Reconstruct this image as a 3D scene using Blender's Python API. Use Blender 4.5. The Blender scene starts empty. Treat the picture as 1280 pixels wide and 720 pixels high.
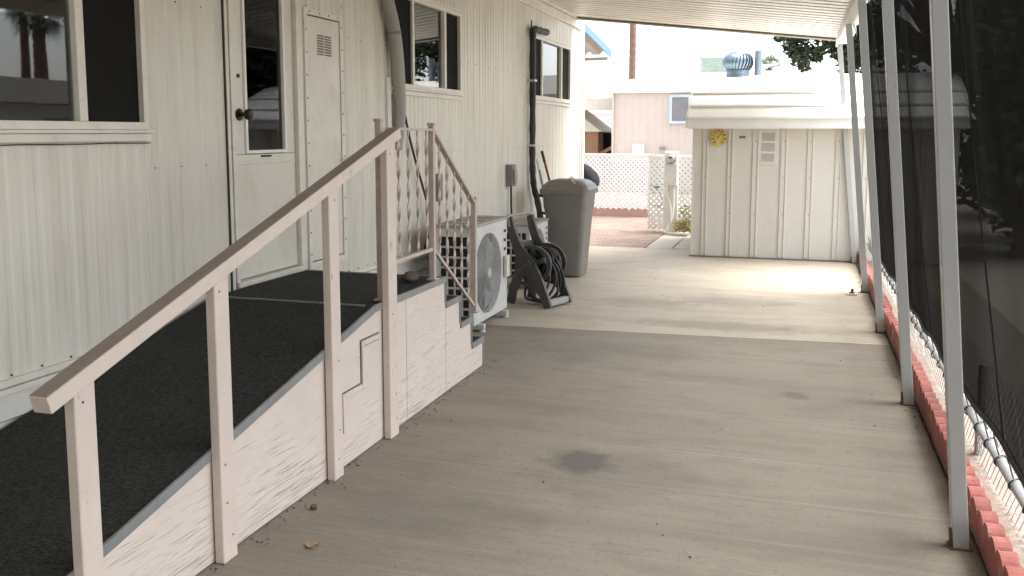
import bpy, bmesh, math, random
from mathutils import Vector, Matrix
random.seed(7)
sc = bpy.context.scene
COL = sc.collection
R = math.radians
V = Vector

# ------------------------------------------------------------------ materials
def nd(nt, t, **kw):
    n = nt.nodes.new(t)
    for k, v in kw.items():
        setattr(n, k, v)
    return n

def mat(name, col, rough=.6, metal=0., var=.12, scale=4., stretch=(1, 1, 1), bump=0., bscale=150., bstretch=(1, 1, 1),
        dirt=None, spec=.5, dirt2=None):
    """noise-varied paint; dirt = (colour, lo, hi, scale, stretch, amount)"""
    m = bpy.data.materials.new(name); m.use_nodes = True
    nt = m.node_tree; L = nt.links
    b = nt.nodes['Principled BSDF']
    b.inputs['Roughness'].default_value = rough; b.inputs['Metallic'].default_value = metal
    b.inputs['Specular IOR Level'].default_value = spec
    tc = nd(nt, 'ShaderNodeTexCoord')
    def noise(sc_, st, det=6, rgh=.6):
        mp = nd(nt, 'ShaderNodeMapping'); mp.inputs['Scale'].default_value = st
        L.new(tc.outputs['Object'], mp.inputs['Vector'])
        n = nd(nt, 'ShaderNodeTexNoise'); n.inputs['Scale'].default_value = sc_
        n.inputs['Detail'].default_value = det; n.inputs['Roughness'].default_value = rgh
        L.new(mp.outputs['Vector'], n.inputs['Vector'])
        return n.outputs['Fac']
    f = noise(scale, stretch)
    mr = nd(nt, 'ShaderNodeMapRange'); mr.inputs[1].default_value = .3; mr.inputs[2].default_value = .7
    L.new(f, mr.inputs[0])
    mx = nd(nt, 'ShaderNodeMix', data_type='RGBA')
    mx.inputs[6].default_value = [c * (1 - var) for c in col] + [1]
    mx.inputs[7].default_value = [min(1, c * (1 + var)) for c in col] + [1]
    L.new(mr.outputs[0], mx.inputs[0])
    out = mx.outputs[2]
    for d in (dirt, dirt2):
        if not d: continue
        dc, lo, hi, ds, dst, amt = d
        fn = noise(ds, dst, 8, .65)
        r = nd(nt, 'ShaderNodeMapRange'); r.inputs[1].default_value = lo; r.inputs[2].default_value = hi; r.inputs[4].default_value = amt
        L.new(fn, r.inputs[0])
        m2 = nd(nt, 'ShaderNodeMix', data_type='RGBA'); m2.inputs[7].default_value = list(dc) + [1]
        L.new(r.outputs[0], m2.inputs[0]); L.new(out, m2.inputs[6]); out = m2.outputs[2]
    L.new(out, b.inputs['Base Color'])
    if bump:
        bn = noise(bscale, bstretch, 3)
        bp = nd(nt, 'ShaderNodeBump'); bp.inputs['Strength'].default_value = bump; bp.inputs['Distance'].default_value = .01
        L.new(bn, bp.inputs['Height']); L.new(bp.outputs['Normal'], b.inputs['Normal'])
    m['out'] = 1
    return m

GR = (.30, .27, .22)
SIDING = mat('siding_paint', (.66, .635, .56), .38, 0, .08, 2, (1, 1, .35), .16, 3.5, (1, 1.4, .8),
             dirt=((.40, .36, .29), .48, .8, 5, (1, 3, .18), .6), dirt2=((.30, .25, .19), .64, .8, 10, (1, 1, .6), .35))
TRIM = mat('trim_paint', (.70, .67, .60), .45, 0, .08, 6, dirt=((.28, .23, .17), .6, .8, 14, (1, 1, 1), .5))
SKIRT = mat('skirting_paint', (.62, .60, .55), .5, 0, .08, 3, dirt=((.30, .27, .22), .52, .8, 7, (1, 1, 2), .55))
DOORP = mat('door_paint', (.68, .65, .58), .42, 0, .05, 3, dirt=((.35, .30, .23), .52, .82, 5, (1, 1, .6), .45))
BLACKSEAM = mat('dark_gap', (.025, .023, .02), .8)
WHITE = mat('white_paint', (.78, .77, .73), .45, 0, .05, 5, dirt=((.45, .40, .33), .58, .85, 6, (1, 1, .5), .3))
ROOFW = mat('roof_white', (.80, .79, .75), .5, 0, .05, 3)
PANEL = mat('roof_panel_aluminium', (.76, .71, .63), .38, .0, .10, 1.3, (.8, 2.2, 1), .03, 10,
            dirt=((.52, .48, .40), .50, .72, .9, (.6, 1.6, 1), .55))
BEAMM = mat('beam_paint', (.74, .72, .67), .45, 0, .05, 4)
ENDM = mat('roof_end_metal', (.40, .36, .31), .5, .2, .1, 5, (3, 1, 1), dirt=((.05, .04, .035), .62, .7, 9, (1, 1, 1), .8))
POSTM = mat('post_paint', (.44, .45, .445), .4, 0, .04, 4, dirt=((.24, .15, .09), .66, .8, 6, (3, 3, .6), .7))
RUST = mat('rusty_foot', (.12, .07, .045), .85, 0, .4, 30, bump=.3)
CARPET = mat('dark_carpet', (.044, .046, .044), .95, 0, .6, 48, (1, 3.2, 1), bump=1., bscale=95, bstretch=(1, 2.2, 1), spec=.2, dirt=((.016, .017, .016), .5, .62, 55, (2.2, .8, 1), .8), dirt2=((.085, .08, .072), .55, .8, 3, (1, 1, 1), .5))
EDGE = mat('ramp_edge_metal', (.26, .27, .27), .45, .3, .12, 10, dirt=((.12, .1, .08), .6, .8, 20, (1, 1, 1), .6))
RAILP = mat('pink_rail_paint', (.63, .54, .475), .5, 0, .05, 8, dirt=((.22, .16, .12), .63, .74, 20, (1, 1, .5), .75), bump=.08, bscale=40, bstretch=(1, 1, .2))
RAILTOP = mat('worn_rail_paint', (.33, .275, .235), .6, 0, .13, 10, (1, .4, 1), dirt=((.16, .11, .08), .64, .76, 16, (1, .3, 1), .7))
IRON = mat('iron_rail_paint', (.50, .41, .36), .42, 0, .12, 20, dirt=((.14, .09, .06), .62, .75, 30, (1, 1, 1), .7))

def make_sideply():
    m = mat('weathered_plywood', (.65, .57, .505), .55, 0, .06, 3)
    nt = m.node_tree; L = nt.links; b = nt.nodes['Principled BSDF']
    src = b.inputs['Base Color'].links[0].from_socket
    tc = nd(nt, 'ShaderNodeTexCoord')
    mp = nd(nt, 'ShaderNodeMapping'); mp.inputs['Scale'].default_value = (1, 5.5, 230); mp.inputs['Rotation'].default_value = (R(-7), 0, 0)
    L.new(tc.outputs['Object'], mp.inputs['Vector'])
    n = nd(nt, 'ShaderNodeTexNoise'); n.inputs['Scale'].default_value = 1; n.inputs['Detail'].default_value = 5; n.inputs['Distortion'].default_value = .6
    L.new(mp.outputs['Vector'], n.inputs['Vector'])
    # cracks get denser low on the panel and towards the low end of the ramp (wear with a shape of its own)
    big = nd(nt, 'ShaderNodeTexNoise'); big.inputs['Scale'].default_value = 3; L.new(tc.outputs['Object'], big.inputs['Vector'])
    sx = nd(nt, 'ShaderNodeSeparateXYZ'); L.new(tc.outputs['Object'], sx.inputs[0])
    ry = nd(nt, 'ShaderNodeMapRange'); ry.inputs[1].default_value = 4.6; ry.inputs[2].default_value = 2.2; ry.inputs[3].default_value = -.05; ry.inputs[4].default_value = .06
    L.new(sx.outputs['Y'], ry.inputs[0])
    rz = nd(nt, 'ShaderNodeMapRange'); rz.inputs[1].default_value = .45; rz.inputs[2].default_value = 0; rz.inputs[3].default_value = -.03; rz.inputs[4].default_value = .05
    L.new(sx.outputs['Z'], rz.inputs[0])
    a1 = nd(nt, 'ShaderNodeMath', operation='ADD'); L.new(ry.outputs[0], a1.inputs[0]); L.new(rz.outputs[0], a1.inputs[1])
    a2 = nd(nt, 'ShaderNodeMath', operation='MULTIPLY_ADD'); L.new(big.outputs['Fac'], a2.inputs[0]); a2.inputs[1].default_value = .26; L.new(a1.outputs[0], a2.inputs[2])
    a3 = nd(nt, 'ShaderNodeMath', operation='ADD'); L.new(n.outputs['Fac'], a3.inputs[0]); L.new(a2.outputs[0], a3.inputs[1])
    r = nd(nt, 'ShaderNodeMapRange'); r.inputs[1].default_value = .79; r.inputs[2].default_value = .90; r.inputs[4].default_value = .55
    L.new(a3.outputs[0], r.inputs[0])
    mx = nd(nt, 'ShaderNodeMix', data_type='RGBA'); mx.inputs[7].default_value = (.17, .12, .09, 1)
    L.new(r.outputs[0], mx.inputs[0]); L.new(src, mx.inputs[6]); L.new(mx.outputs[2], b.inputs['Base Color'])
    inv = nd(nt, 'ShaderNodeMath', operation='SUBTRACT'); inv.inputs[0].default_value = 1; L.new(r.outputs[0], inv.inputs[1])
    bp = nd(nt, 'ShaderNodeBump'); bp.inputs['Strength'].default_value = .5; bp.inputs['Distance'].default_value = .004
    L.new(inv.outputs[0], bp.inputs['Height']); L.new(bp.outputs['Normal'], b.inputs['Normal'])
    return m
PLY = make_sideply()

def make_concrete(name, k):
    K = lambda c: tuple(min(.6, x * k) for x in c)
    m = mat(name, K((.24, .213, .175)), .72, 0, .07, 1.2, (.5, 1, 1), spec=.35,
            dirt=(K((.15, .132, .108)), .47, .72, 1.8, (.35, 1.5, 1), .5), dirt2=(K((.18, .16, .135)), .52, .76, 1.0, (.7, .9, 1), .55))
    nt = m.node_tree; L = nt.links; b = nt.nodes['Principled BSDF']
    src = b.inputs['Base Color'].links[0].from_socket
    tc = nd(nt, 'ShaderNodeTexCoord')
    def layer(src, fac, col):
        mx = nd(nt, 'ShaderNodeMix', data_type='RGBA'); mx.inputs[7].default_value = list(col) + [1]
        L.new(fac, mx.inputs[0]); L.new(src, mx.inputs[6]); return mx.outputs[2]
    # broom streaks running across the slab
    mp = nd(nt, 'ShaderNodeMapping'); mp.inputs['Scale'].default_value = (.35, 26, 1); mp.inputs['Rotation'].default_value = (0, 0, R(-3.6))
    L.new(tc.outputs['Object'], mp.inputs['Vector'])
    n = nd(nt, 'ShaderNodeTexNoise'); n.inputs['Scale'].default_value = 1; n.inputs['Detail'].default_value = 7; n.inputs['Roughness'].default_value = .7
    L.new(mp.outputs['Vector'], n.inputs['Vector'])
    r = nd(nt, 'ShaderNodeMapRange'); r.inputs[1].default_value = .52; r.inputs[2].default_value = .78; r.inputs[4].default_value = .42
    L.new(n.outputs['Fac'], r.inputs[0]); src = layer(src, r.outputs[0], K((.14, .122, .098)))
    # mottling, pits and fine pale trowel lines
    for (scl, lo, hi, amt, c_, st) in ((5, .5, .72, .42, (.15, .13, .108), (.6, 1, 1)), (38, .56, .7, .4, (.13, .112, .092), (1, 1, 1)), (150, .60, .70, .5, (.10, .086, .07), (1, 1, 1)), (22, .34, .24, .35, (.36, .335, .30), (.5, 1.4, 1)), (1, .60, .66, .35, (.38, .35, .31), (.22, 75, 1)), (300, .62, .72, .45, (.34, .31, .27), (1, 1, 1))):
        mq = nd(nt, 'ShaderNodeMapping'); mq.inputs['Scale'].default_value = st; mq.inputs['Rotation'].default_value = (0, 0, R(-3.6)); L.new(tc.outputs['Object'], mq.inputs['Vector'])
        nq = nd(nt, 'ShaderNodeTexNoise'); nq.inputs['Scale'].default_value = scl; nq.inputs['Detail'].default_value = 6; L.new(mq.outputs['Vector'], nq.inputs['Vector'])
        rq = nd(nt, 'ShaderNodeMapRange'); rq.inputs[1].default_value = lo; rq.inputs[2].default_value = hi; rq.inputs[4].default_value = amt
        L.new(nq.outputs['Fac'], rq.inputs[0]); src = layer(src, rq.outputs[0], K(c_))
    r2 = nd(nt, 'ShaderNodeMapRange'); r2.inputs[1].default_value = .30; r2.inputs[2].default_value = .2; r2.inputs[4].default_value = .5
    L.new(n.outputs['Fac'], r2.inputs[0]); src = layer(src, r2.outputs[0], (.40, .37, .33))
    # stains: (x, y, rx, ry, amount)
    for (x, y, rx, ry, amt) in ((-.93, 4.12, .19, .20, .75), (.02, 5.55, .10, .09, .45), (-.55, 8.6, .6, .35, .28), (-1.35, 3.3, .5, .25, .2), (-.75, 4.0, .45, .3, .25), (-1.2, 6.4, .8, .3, .2), (-.55, 7.45, .9, .22, .35), (-1.3, 8.3, .5, .3, .25)):
        mp = nd(nt, 'ShaderNodeMapping'); mp.inputs['Location'].default_value = (-x / rx, -y / ry, 0); mp.inputs['Scale'].default_value = (1 / rx, 1 / ry, 0)
        L.new(tc.outputs['Object'], mp.inputs['Vector'])
        ln = nd(nt, 'ShaderNodeVectorMath', operation='LENGTH'); L.new(mp.outputs['Vector'], ln.inputs[0])
        nn = nd(nt, 'ShaderNodeTexNoise'); nn.inputs['Scale'].default_value = 9; nn.inputs['Detail'].default_value = 9; L.new(tc.outputs['Object'], nn.inputs['Vector'])
        ad = nd(nt, 'ShaderNodeMath', operation='MULTIPLY_ADD'); L.new(nn.outputs['Fac'], ad.inputs[0]); ad.inputs[1].default_value = 1.1; L.new(ln.outputs['Value'], ad.inputs[2])
        r = nd(nt, 'ShaderNodeMapRange'); r.inputs[1].default_value = 1.6; r.inputs[2].default_value = 1.05; r.inputs[4].default_value = amt
        L.new(ad.outputs[0], r.inputs[0]); src = layer(src, r.outputs[0], (.085, .082, .078))
    # specks
    v = nd(nt, 'ShaderNodeTexVoronoi'); v.inputs['Scale'].default_value = 9; L.new(tc.outputs['Object'], v.inputs['Vector'])
    sx = nd(nt, 'ShaderNodeSeparateColor'); L.new(v.outputs['Color'], sx.inputs[0])
    g = nd(nt, 'ShaderNodeMath', operation='LESS_THAN'); L.new(v.outputs['Distance'], g.inputs[0])
    k = nd(nt, 'ShaderNodeMath', operation='MULTIPLY'); L.new(sx.outputs[0], k.inputs[0]); k.inputs[1].default_value = .055; L.new(k.outputs[0], g.inputs[1])
    k2 = nd(nt, 'ShaderNodeMath', operation='MULTIPLY'); L.new(g.outputs[0], k2.inputs[0]); k2.inputs[1].default_value = .6
    src = layer(src, k2.outputs[0], (.09, .075, .06))
    L.new(src, b.inputs['Base Color'])
    nb = nd(nt, 'ShaderNodeTexNoise'); nb.inputs['Scale'].default_value = 1; nb.inputs['Detail'].default_value = 4
    mb = nd(nt, 'ShaderNodeMapping'); mb.inputs['Scale'].default_value = (12, 160, 1); L.new(tc.outputs['Object'], mb.inputs['Vector']); L.new(mb.outputs['Vector'], nb.inputs['Vector'])
    bp = nd(nt, 'ShaderNodeBump'); bp.inputs['Strength'].default_value = .25; bp.inputs['Distance'].default_value = .004
    L.new(nb.outputs['Fac'], bp.inputs['Height']); L.new(bp.outputs['Normal'], b.inputs['Normal'])
    return m
CONC = make_concrete('carport_concrete', 1.0)
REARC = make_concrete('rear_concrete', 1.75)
WALKC = mat('walkway_concrete', (.36, .33, .285), .8, 0, .06, 2, bump=.15, bscale=60)
GRAVEL = mat('desert_gravel', (.34, .315, .27), .9, 0, .25, 40, bump=.6, bscale=60, dirt=((.24, .20, .16), .5, .7, 15, (1, 1, 1), .5))
SOIL = mat('sandy_soil', (.22, .185, .155), .95, 0, .18, 12, bump=1., bscale=45, dirt=((.17, .13, .10), .5, .66, 18, (1, 1, 1), .7))
ASPH = mat('asphalt', (.05, .05, .05), .9, 0, .2, 30, bump=.3)

def make_pavers():
    m = bpy.data.materials.new('clay_pavers'); m.use_nodes = True
    nt = m.node_tree; L = nt.links; b = nt.nodes['Principled BSDF']; b.inputs['Roughness'].default_value = .85
    tc = nd(nt, 'ShaderNodeTexCoord'); mp = nd(nt, 'ShaderNodeMapping'); mp.inputs['Rotation'].default_value = (0, 0, R(4)); L.new(tc.outputs['Object'], mp.inputs['Vector'])
    br = nd(nt, 'ShaderNodeTexBrick'); br.inputs['Scale'].default_value = 1; br.inputs['Brick Width'].default_value = .21; br.inputs['Row Height'].default_value = .105
    br.inputs['Mortar Size'].default_value = .007; br.inputs['Color1'].default_value = (.19, .13, .10, 1); br.inputs['Color2'].default_value = (.27, .195, .155, 1); br.inputs['Mortar'].default_value = (.08, .06, .05, 1)
    L.new(mp.outputs['Vector'], br.inputs['Vector'])
    n = nd(nt, 'ShaderNodeTexNoise'); n.inputs['Scale'].default_value = 2.5; L.new(tc.outputs['Object'], n.inputs['Vector'])
    mx = nd(nt, 'ShaderNodeMix', data_type='RGBA', blend_type='MULTIPLY'); mx.inputs[0].default_value = .5
    L.new(br.outputs['Color'], mx.inputs[6]); L.new(n.outputs['Fac'], mx.inputs[7]); L.new(br.outputs['Color'], b.inputs['Base Color'])
    bp = nd(nt, 'ShaderNodeBump'); bp.inputs['Strength'].default_value = .4; bp.inputs['Distance'].default_value = .006; bp.invert = True
    L.new(br.outputs['Fac'], bp.inputs['Height']); L.new(bp.outputs['Normal'], b.inputs['Normal'])
    return m
PAVERS = make_pavers()

def make_screen():
    """woven shade cloth: dark threads with open holes; seen edge-on the weave closes up"""
    m = bpy.data.materials.new('shade_cloth'); m.use_nodes = True
    nt = m.node_tree; L = nt.links; nt.nodes.remove(nt.nodes['Principled BSDF'])
    o = nt.nodes['Material Output']
    tr = nd(nt, 'ShaderNodeBsdfTransparent'); df = nd(nt, 'ShaderNodeBsdfDiffuse')
    tc = nd(nt, 'ShaderNodeTexCoord')
    mp = nd(nt, 'ShaderNodeMapping'); mp.inputs['Scale'].default_value = (1, 9, .4); L.new(tc.outputs['Object'], mp.inputs['Vector'])
    n = nd(nt, 'ShaderNodeTexNoise'); n.inputs['Scale'].default_value = 1; n.inputs['Detail'].default_value = 4; L.new(mp.outputs['Vector'], n.inputs['Vector'])
    mx = nd(nt, 'ShaderNodeMix', data_type='RGBA'); mx.inputs[6].default_value = (.022, .023, .024, 1); mx.inputs[7].default_value = (.038, .038, .039, 1)
    L.new(n.outputs['Fac'], mx.inputs[0]); L.new(mx.outputs[2], df.inputs['Color'])
    lw = nd(nt, 'ShaderNodeLayerWeight'); lw.inputs['Blend'].default_value = .5
    om = nd(nt, 'ShaderNodeMath', operation='SUBTRACT'); om.inputs[0].default_value = 1; L.new(lw.outputs['Facing'], om.inputs[1])
    pw = nd(nt, 'ShaderNodeMath', operation='POWER'); pw.inputs[1].default_value = 1.75; L.new(om.outputs[0], pw.inputs[0])
    r = nd(nt, 'ShaderNodeMath', operation='MULTIPLY_ADD'); r.inputs[1].default_value = -.85; r.inputs[2].default_value = 1; L.new(pw.outputs[0], r.inputs[0])
    ms = nd(nt, 'ShaderNodeMixShader'); L.new(r.outputs[0], ms.inputs[0]); L.new(tr.outputs[0], ms.inputs[1]); L.new(df.outputs[0], ms.inputs[2])
    L.new(ms.outputs[0], o.inputs['Surface'])
    return m
SCREEN = make_screen()
SCREENHEM = mat('screen_hem', (.015, .015, .016), .85)

def make_glass(name, ior=1.75, tint=(.75, .82, .82)):
    m = bpy.data.materials.new(name); m.use_nodes = True
    nt = m.node_tree; L = nt.links; nt.nodes.remove(nt.nodes['Principled BSDF'])
    o = nt.nodes['Material Output']
    tr = nd(nt, 'ShaderNodeBsdfTransparent'); tr.inputs[0].default_value = list(tint) + [1]
    gl = nd(nt, 'ShaderNodeBsdfGlossy'); gl.inputs['Roughness'].default_value = .015
    fr = nd(nt, 'ShaderNodeFresnel'); fr.inputs['IOR'].default_value = ior
    tc = nd(nt, 'ShaderNodeTexCoord'); n = nd(nt, 'ShaderNodeTexNoise'); n.inputs['Scale'].default_value = 2.2; L.new(tc.outputs['Object'], n.inputs['Vector'])
    bp = nd(nt, 'ShaderNodeBump'); bp.inputs['Strength'].default_value = .015; bp.inputs['Distance'].default_value = .02
    L.new(n.outputs['Fac'], bp.inputs['Height']); L.new(bp.outputs['Normal'], gl.inputs['Normal'])
    ms = nd(nt, 'ShaderNodeMixShader'); L.new(fr.outputs[0], ms.inputs[0]); L.new(tr.outputs[0], ms.inputs[1]); L.new(gl.outputs[0], ms.inputs[2])
    L.new(ms.outputs[0], o.inputs['Surface'])
    return m
GLASS = make_glass('window_glass', 2.15, (.9, .93, .93))
DOORGLASS = make_glass('door_glass', 1.28, (.5, .52, .52))
INSECT = mat('insect_screen', (.012, .012, .0115), .8, 0, .15, 3, spec=.12)
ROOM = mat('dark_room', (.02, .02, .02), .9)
BLIND = mat('window_blind', (.80, .80, .78), .6)
CURTAIN_OR_FILL = mat('curtain_or_pane_fill', (.75, .77, .76), .8, 0, .4, 5, (1, 4, .6))  # door curtain, and the added pale sheets that brighten the window panes
BLACK = mat('black_rubber', (.022, .021, .020), .55, 0, .3, 20)
BLACKPL = mat('black_plastic', (.028, .028, .029), .42, 0, .2, 10)
CHROME = mat('bare_metal', (.55, .55, .54), .35, .9)
GREYBOX = mat('grey_box_paint', (.20, .195, .185), .5, 0, .1, 9)
DUCTM = mat('grey_duct', (.33, .315, .285), .55, 0, .12, 4, (1, 1, .4), dirt=((.17, .15, .12), .56, .75, 6, (1, 1, .5), .6))
ACP = mat('condenser_paint', (.58, .58, .56), .45, 0, .06, 6, dirt=((.30, .26, .21), .55, .8, 7, (1, 1, .6), .45))
ACT = mat('condenser_top', (.36, .33, .28), .5, 0, .15, 8, dirt=((.17, .14, .11), .5, .75, 9, (1, .3, 1), .6))
ACG = mat('condenser_guard', (.50, .50, .49), .5)
ACDARK = mat('condenser_inside', (.035, .035, .035), .8)
LABELC = mat('label_card', (.60, .56, .44), .7)
REELP = mat('reel_plastic', (.075, .072, .067), .42, 0, .2, 12, dirt=((.16, .14, .12), .55, .8, 14, (1, 1, 1), .4))
REELE = mat('reel_tube', (.34, .33, .31), .35, .5)
HOSE = mat('garden_hose', (.022, .023, .022), .4)
BINP = mat('bin_plastic', (.20, .193, .18), .42, 0, .06, 5, bump=.06, bscale=120, dirt=((.24, .22, .19), .55, .85, 7, (1, 1, .6), .35))
BINL = mat('bin_lid_plastic', (.19, .175, .155), .45, 0, .1, 6, bump=.06, bscale=120, dirt=((.26, .23, .19), .5, .8, 8, (1, 1, 1), .4))
STICKB = mat('blue_grey_stick', (.22, .27, .33), .5)
STICKR = mat('red_stick', (.17, .035, .03), .5)
PIPE = mat('galvanised_pipe', (.33, .345, .345), .38, .35, .12, 14, (1, .4, 1))
EDGER = mat('red_edging_concrete', (.32, .112, .095), .8, 0, .13, 9, bump=.4, bscale=90, dirt=((.62, .38, .32), .55, .78, 10, (1, 1, 1), .5), dirt2=((.25, .10, .085), .6, .8, 18, (1, 1, 1), .5))
def random_tone(m, lo, hi):
    nt = m.node_tree; b = nt.nodes['Principled BSDF']; src = b.inputs['Base Color'].links[0].from_socket
    oi = nd(nt, 'ShaderNodeObjectInfo'); r = nd(nt, 'ShaderNodeMapRange'); r.inputs[3].default_value = lo; r.inputs[4].default_value = hi
    nt.links.new(oi.outputs['Random'], r.inputs[0]); h = nd(nt, 'ShaderNodeHueSaturation'); nt.links.new(r.outputs[0], h.inputs['Value']); nt.links.new(src, h.inputs['Color']); nt.links.new(h.outputs[0], b.inputs['Base Color'])
random_tone(EDGER, .75, 1.25)
EDGEP = mat('pale_edging_concrete', (.42, .26, .23), .85, 0, .1, 9)
LATT = mat('white_lattice', (.80, .80, .78), .5, 0, .03, 5)
SHEDW = mat('shed_wall', (.67, .645, .585), .5, 0, .05, 1.5, (1, 1, .5), dirt=((.48, .44, .38), .52, .8, 3, (1, 1, .5), .45))
SHEDT = mat('shed_trim', (.69, .665, .605), .5, 0, .04, 4)
VENTM = mat('vent_mesh', (.50, .49, .455), .6)
GOLD = mat('yellow_dial', (.66, .49, .16), .45, 0, .1, 6)
DARKTXT = mat('dark_lettering', (.035, .028, .02), .6)
GALV = mat('turbine_metal', (.17, .225, .28), .35, .5, .1, 10)
GALVD = mat('turbine_inside', (.06, .09, .13), .6)
GALV2 = mat('vent_pipe_metal', (.20, .24, .29), .4, .4)
PINK = mat('pink_siding', (.52, .435, .385), .55, 0, .04, 2)
NWIN = mat('neighbour_pane', (.20, .19, .205), .25)
NFRAME = mat('blue_white_frame', (.42, .50, .58), .5)
BLUE = mat('blue_fascia', (.04, .13, .30), .45)
AWN = mat('awning_underside', (.50, .48, .45), .5, 0, .05, 3)
ORANGE = mat('orange_wood', (.40, .21, .12), .65, 0, .15, 3, (1, 8, 1))
COOLER = mat('cooler_box_paint', (.33, .38, .34), .6, 0, .12, 6, dirt=((.40, .42, .33), .5, .8, 5, (1, 1, 1), .5))
STUCCO = mat('white_stucco', (.70, .69, .66), .8)
BARK = mat('palm_bark', (.14, .08, .058), .9, 0, .2, 3, (1, 1, 5), bump=.6, bscale=20, bstretch=(1, 1, 4))
TBARK = mat('tree_bark', (.12, .085, .06), .9, 0, .2, 6, (1, 1, .3), bump=.6, bscale=30)
LEAF = mat('dark_leaf', (.035, .055, .022), .6, 0, .55, 2.5)
LEAFP = mat('palm_leaf', (.05, .08, .025), .55, 0, .3, 3)
DRY = mat('dry_plant', (.46, .34, .17), .85, 0, .35, 12)
PLANTG = mat('pale_plant_leaf', (.30, .36, .20), .7, 0, .3, 10)
DEADLEAF = mat('dead_leaf', (.33, .22, .12), .8, 0, .3, 60)
TARP = mat('black_cover', (.016, .017, .02), .9, 0, .2, 8, bump=.3, bscale=12, spec=.1)
KNOB = mat('dark_bronze', (.03, .027, .024), .3, .6)
WIRE = mat('grey_wire', (.35, .36, .36), .5)
GREEN = mat('green_plastic', (.05, .30, .16), .5)

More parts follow.
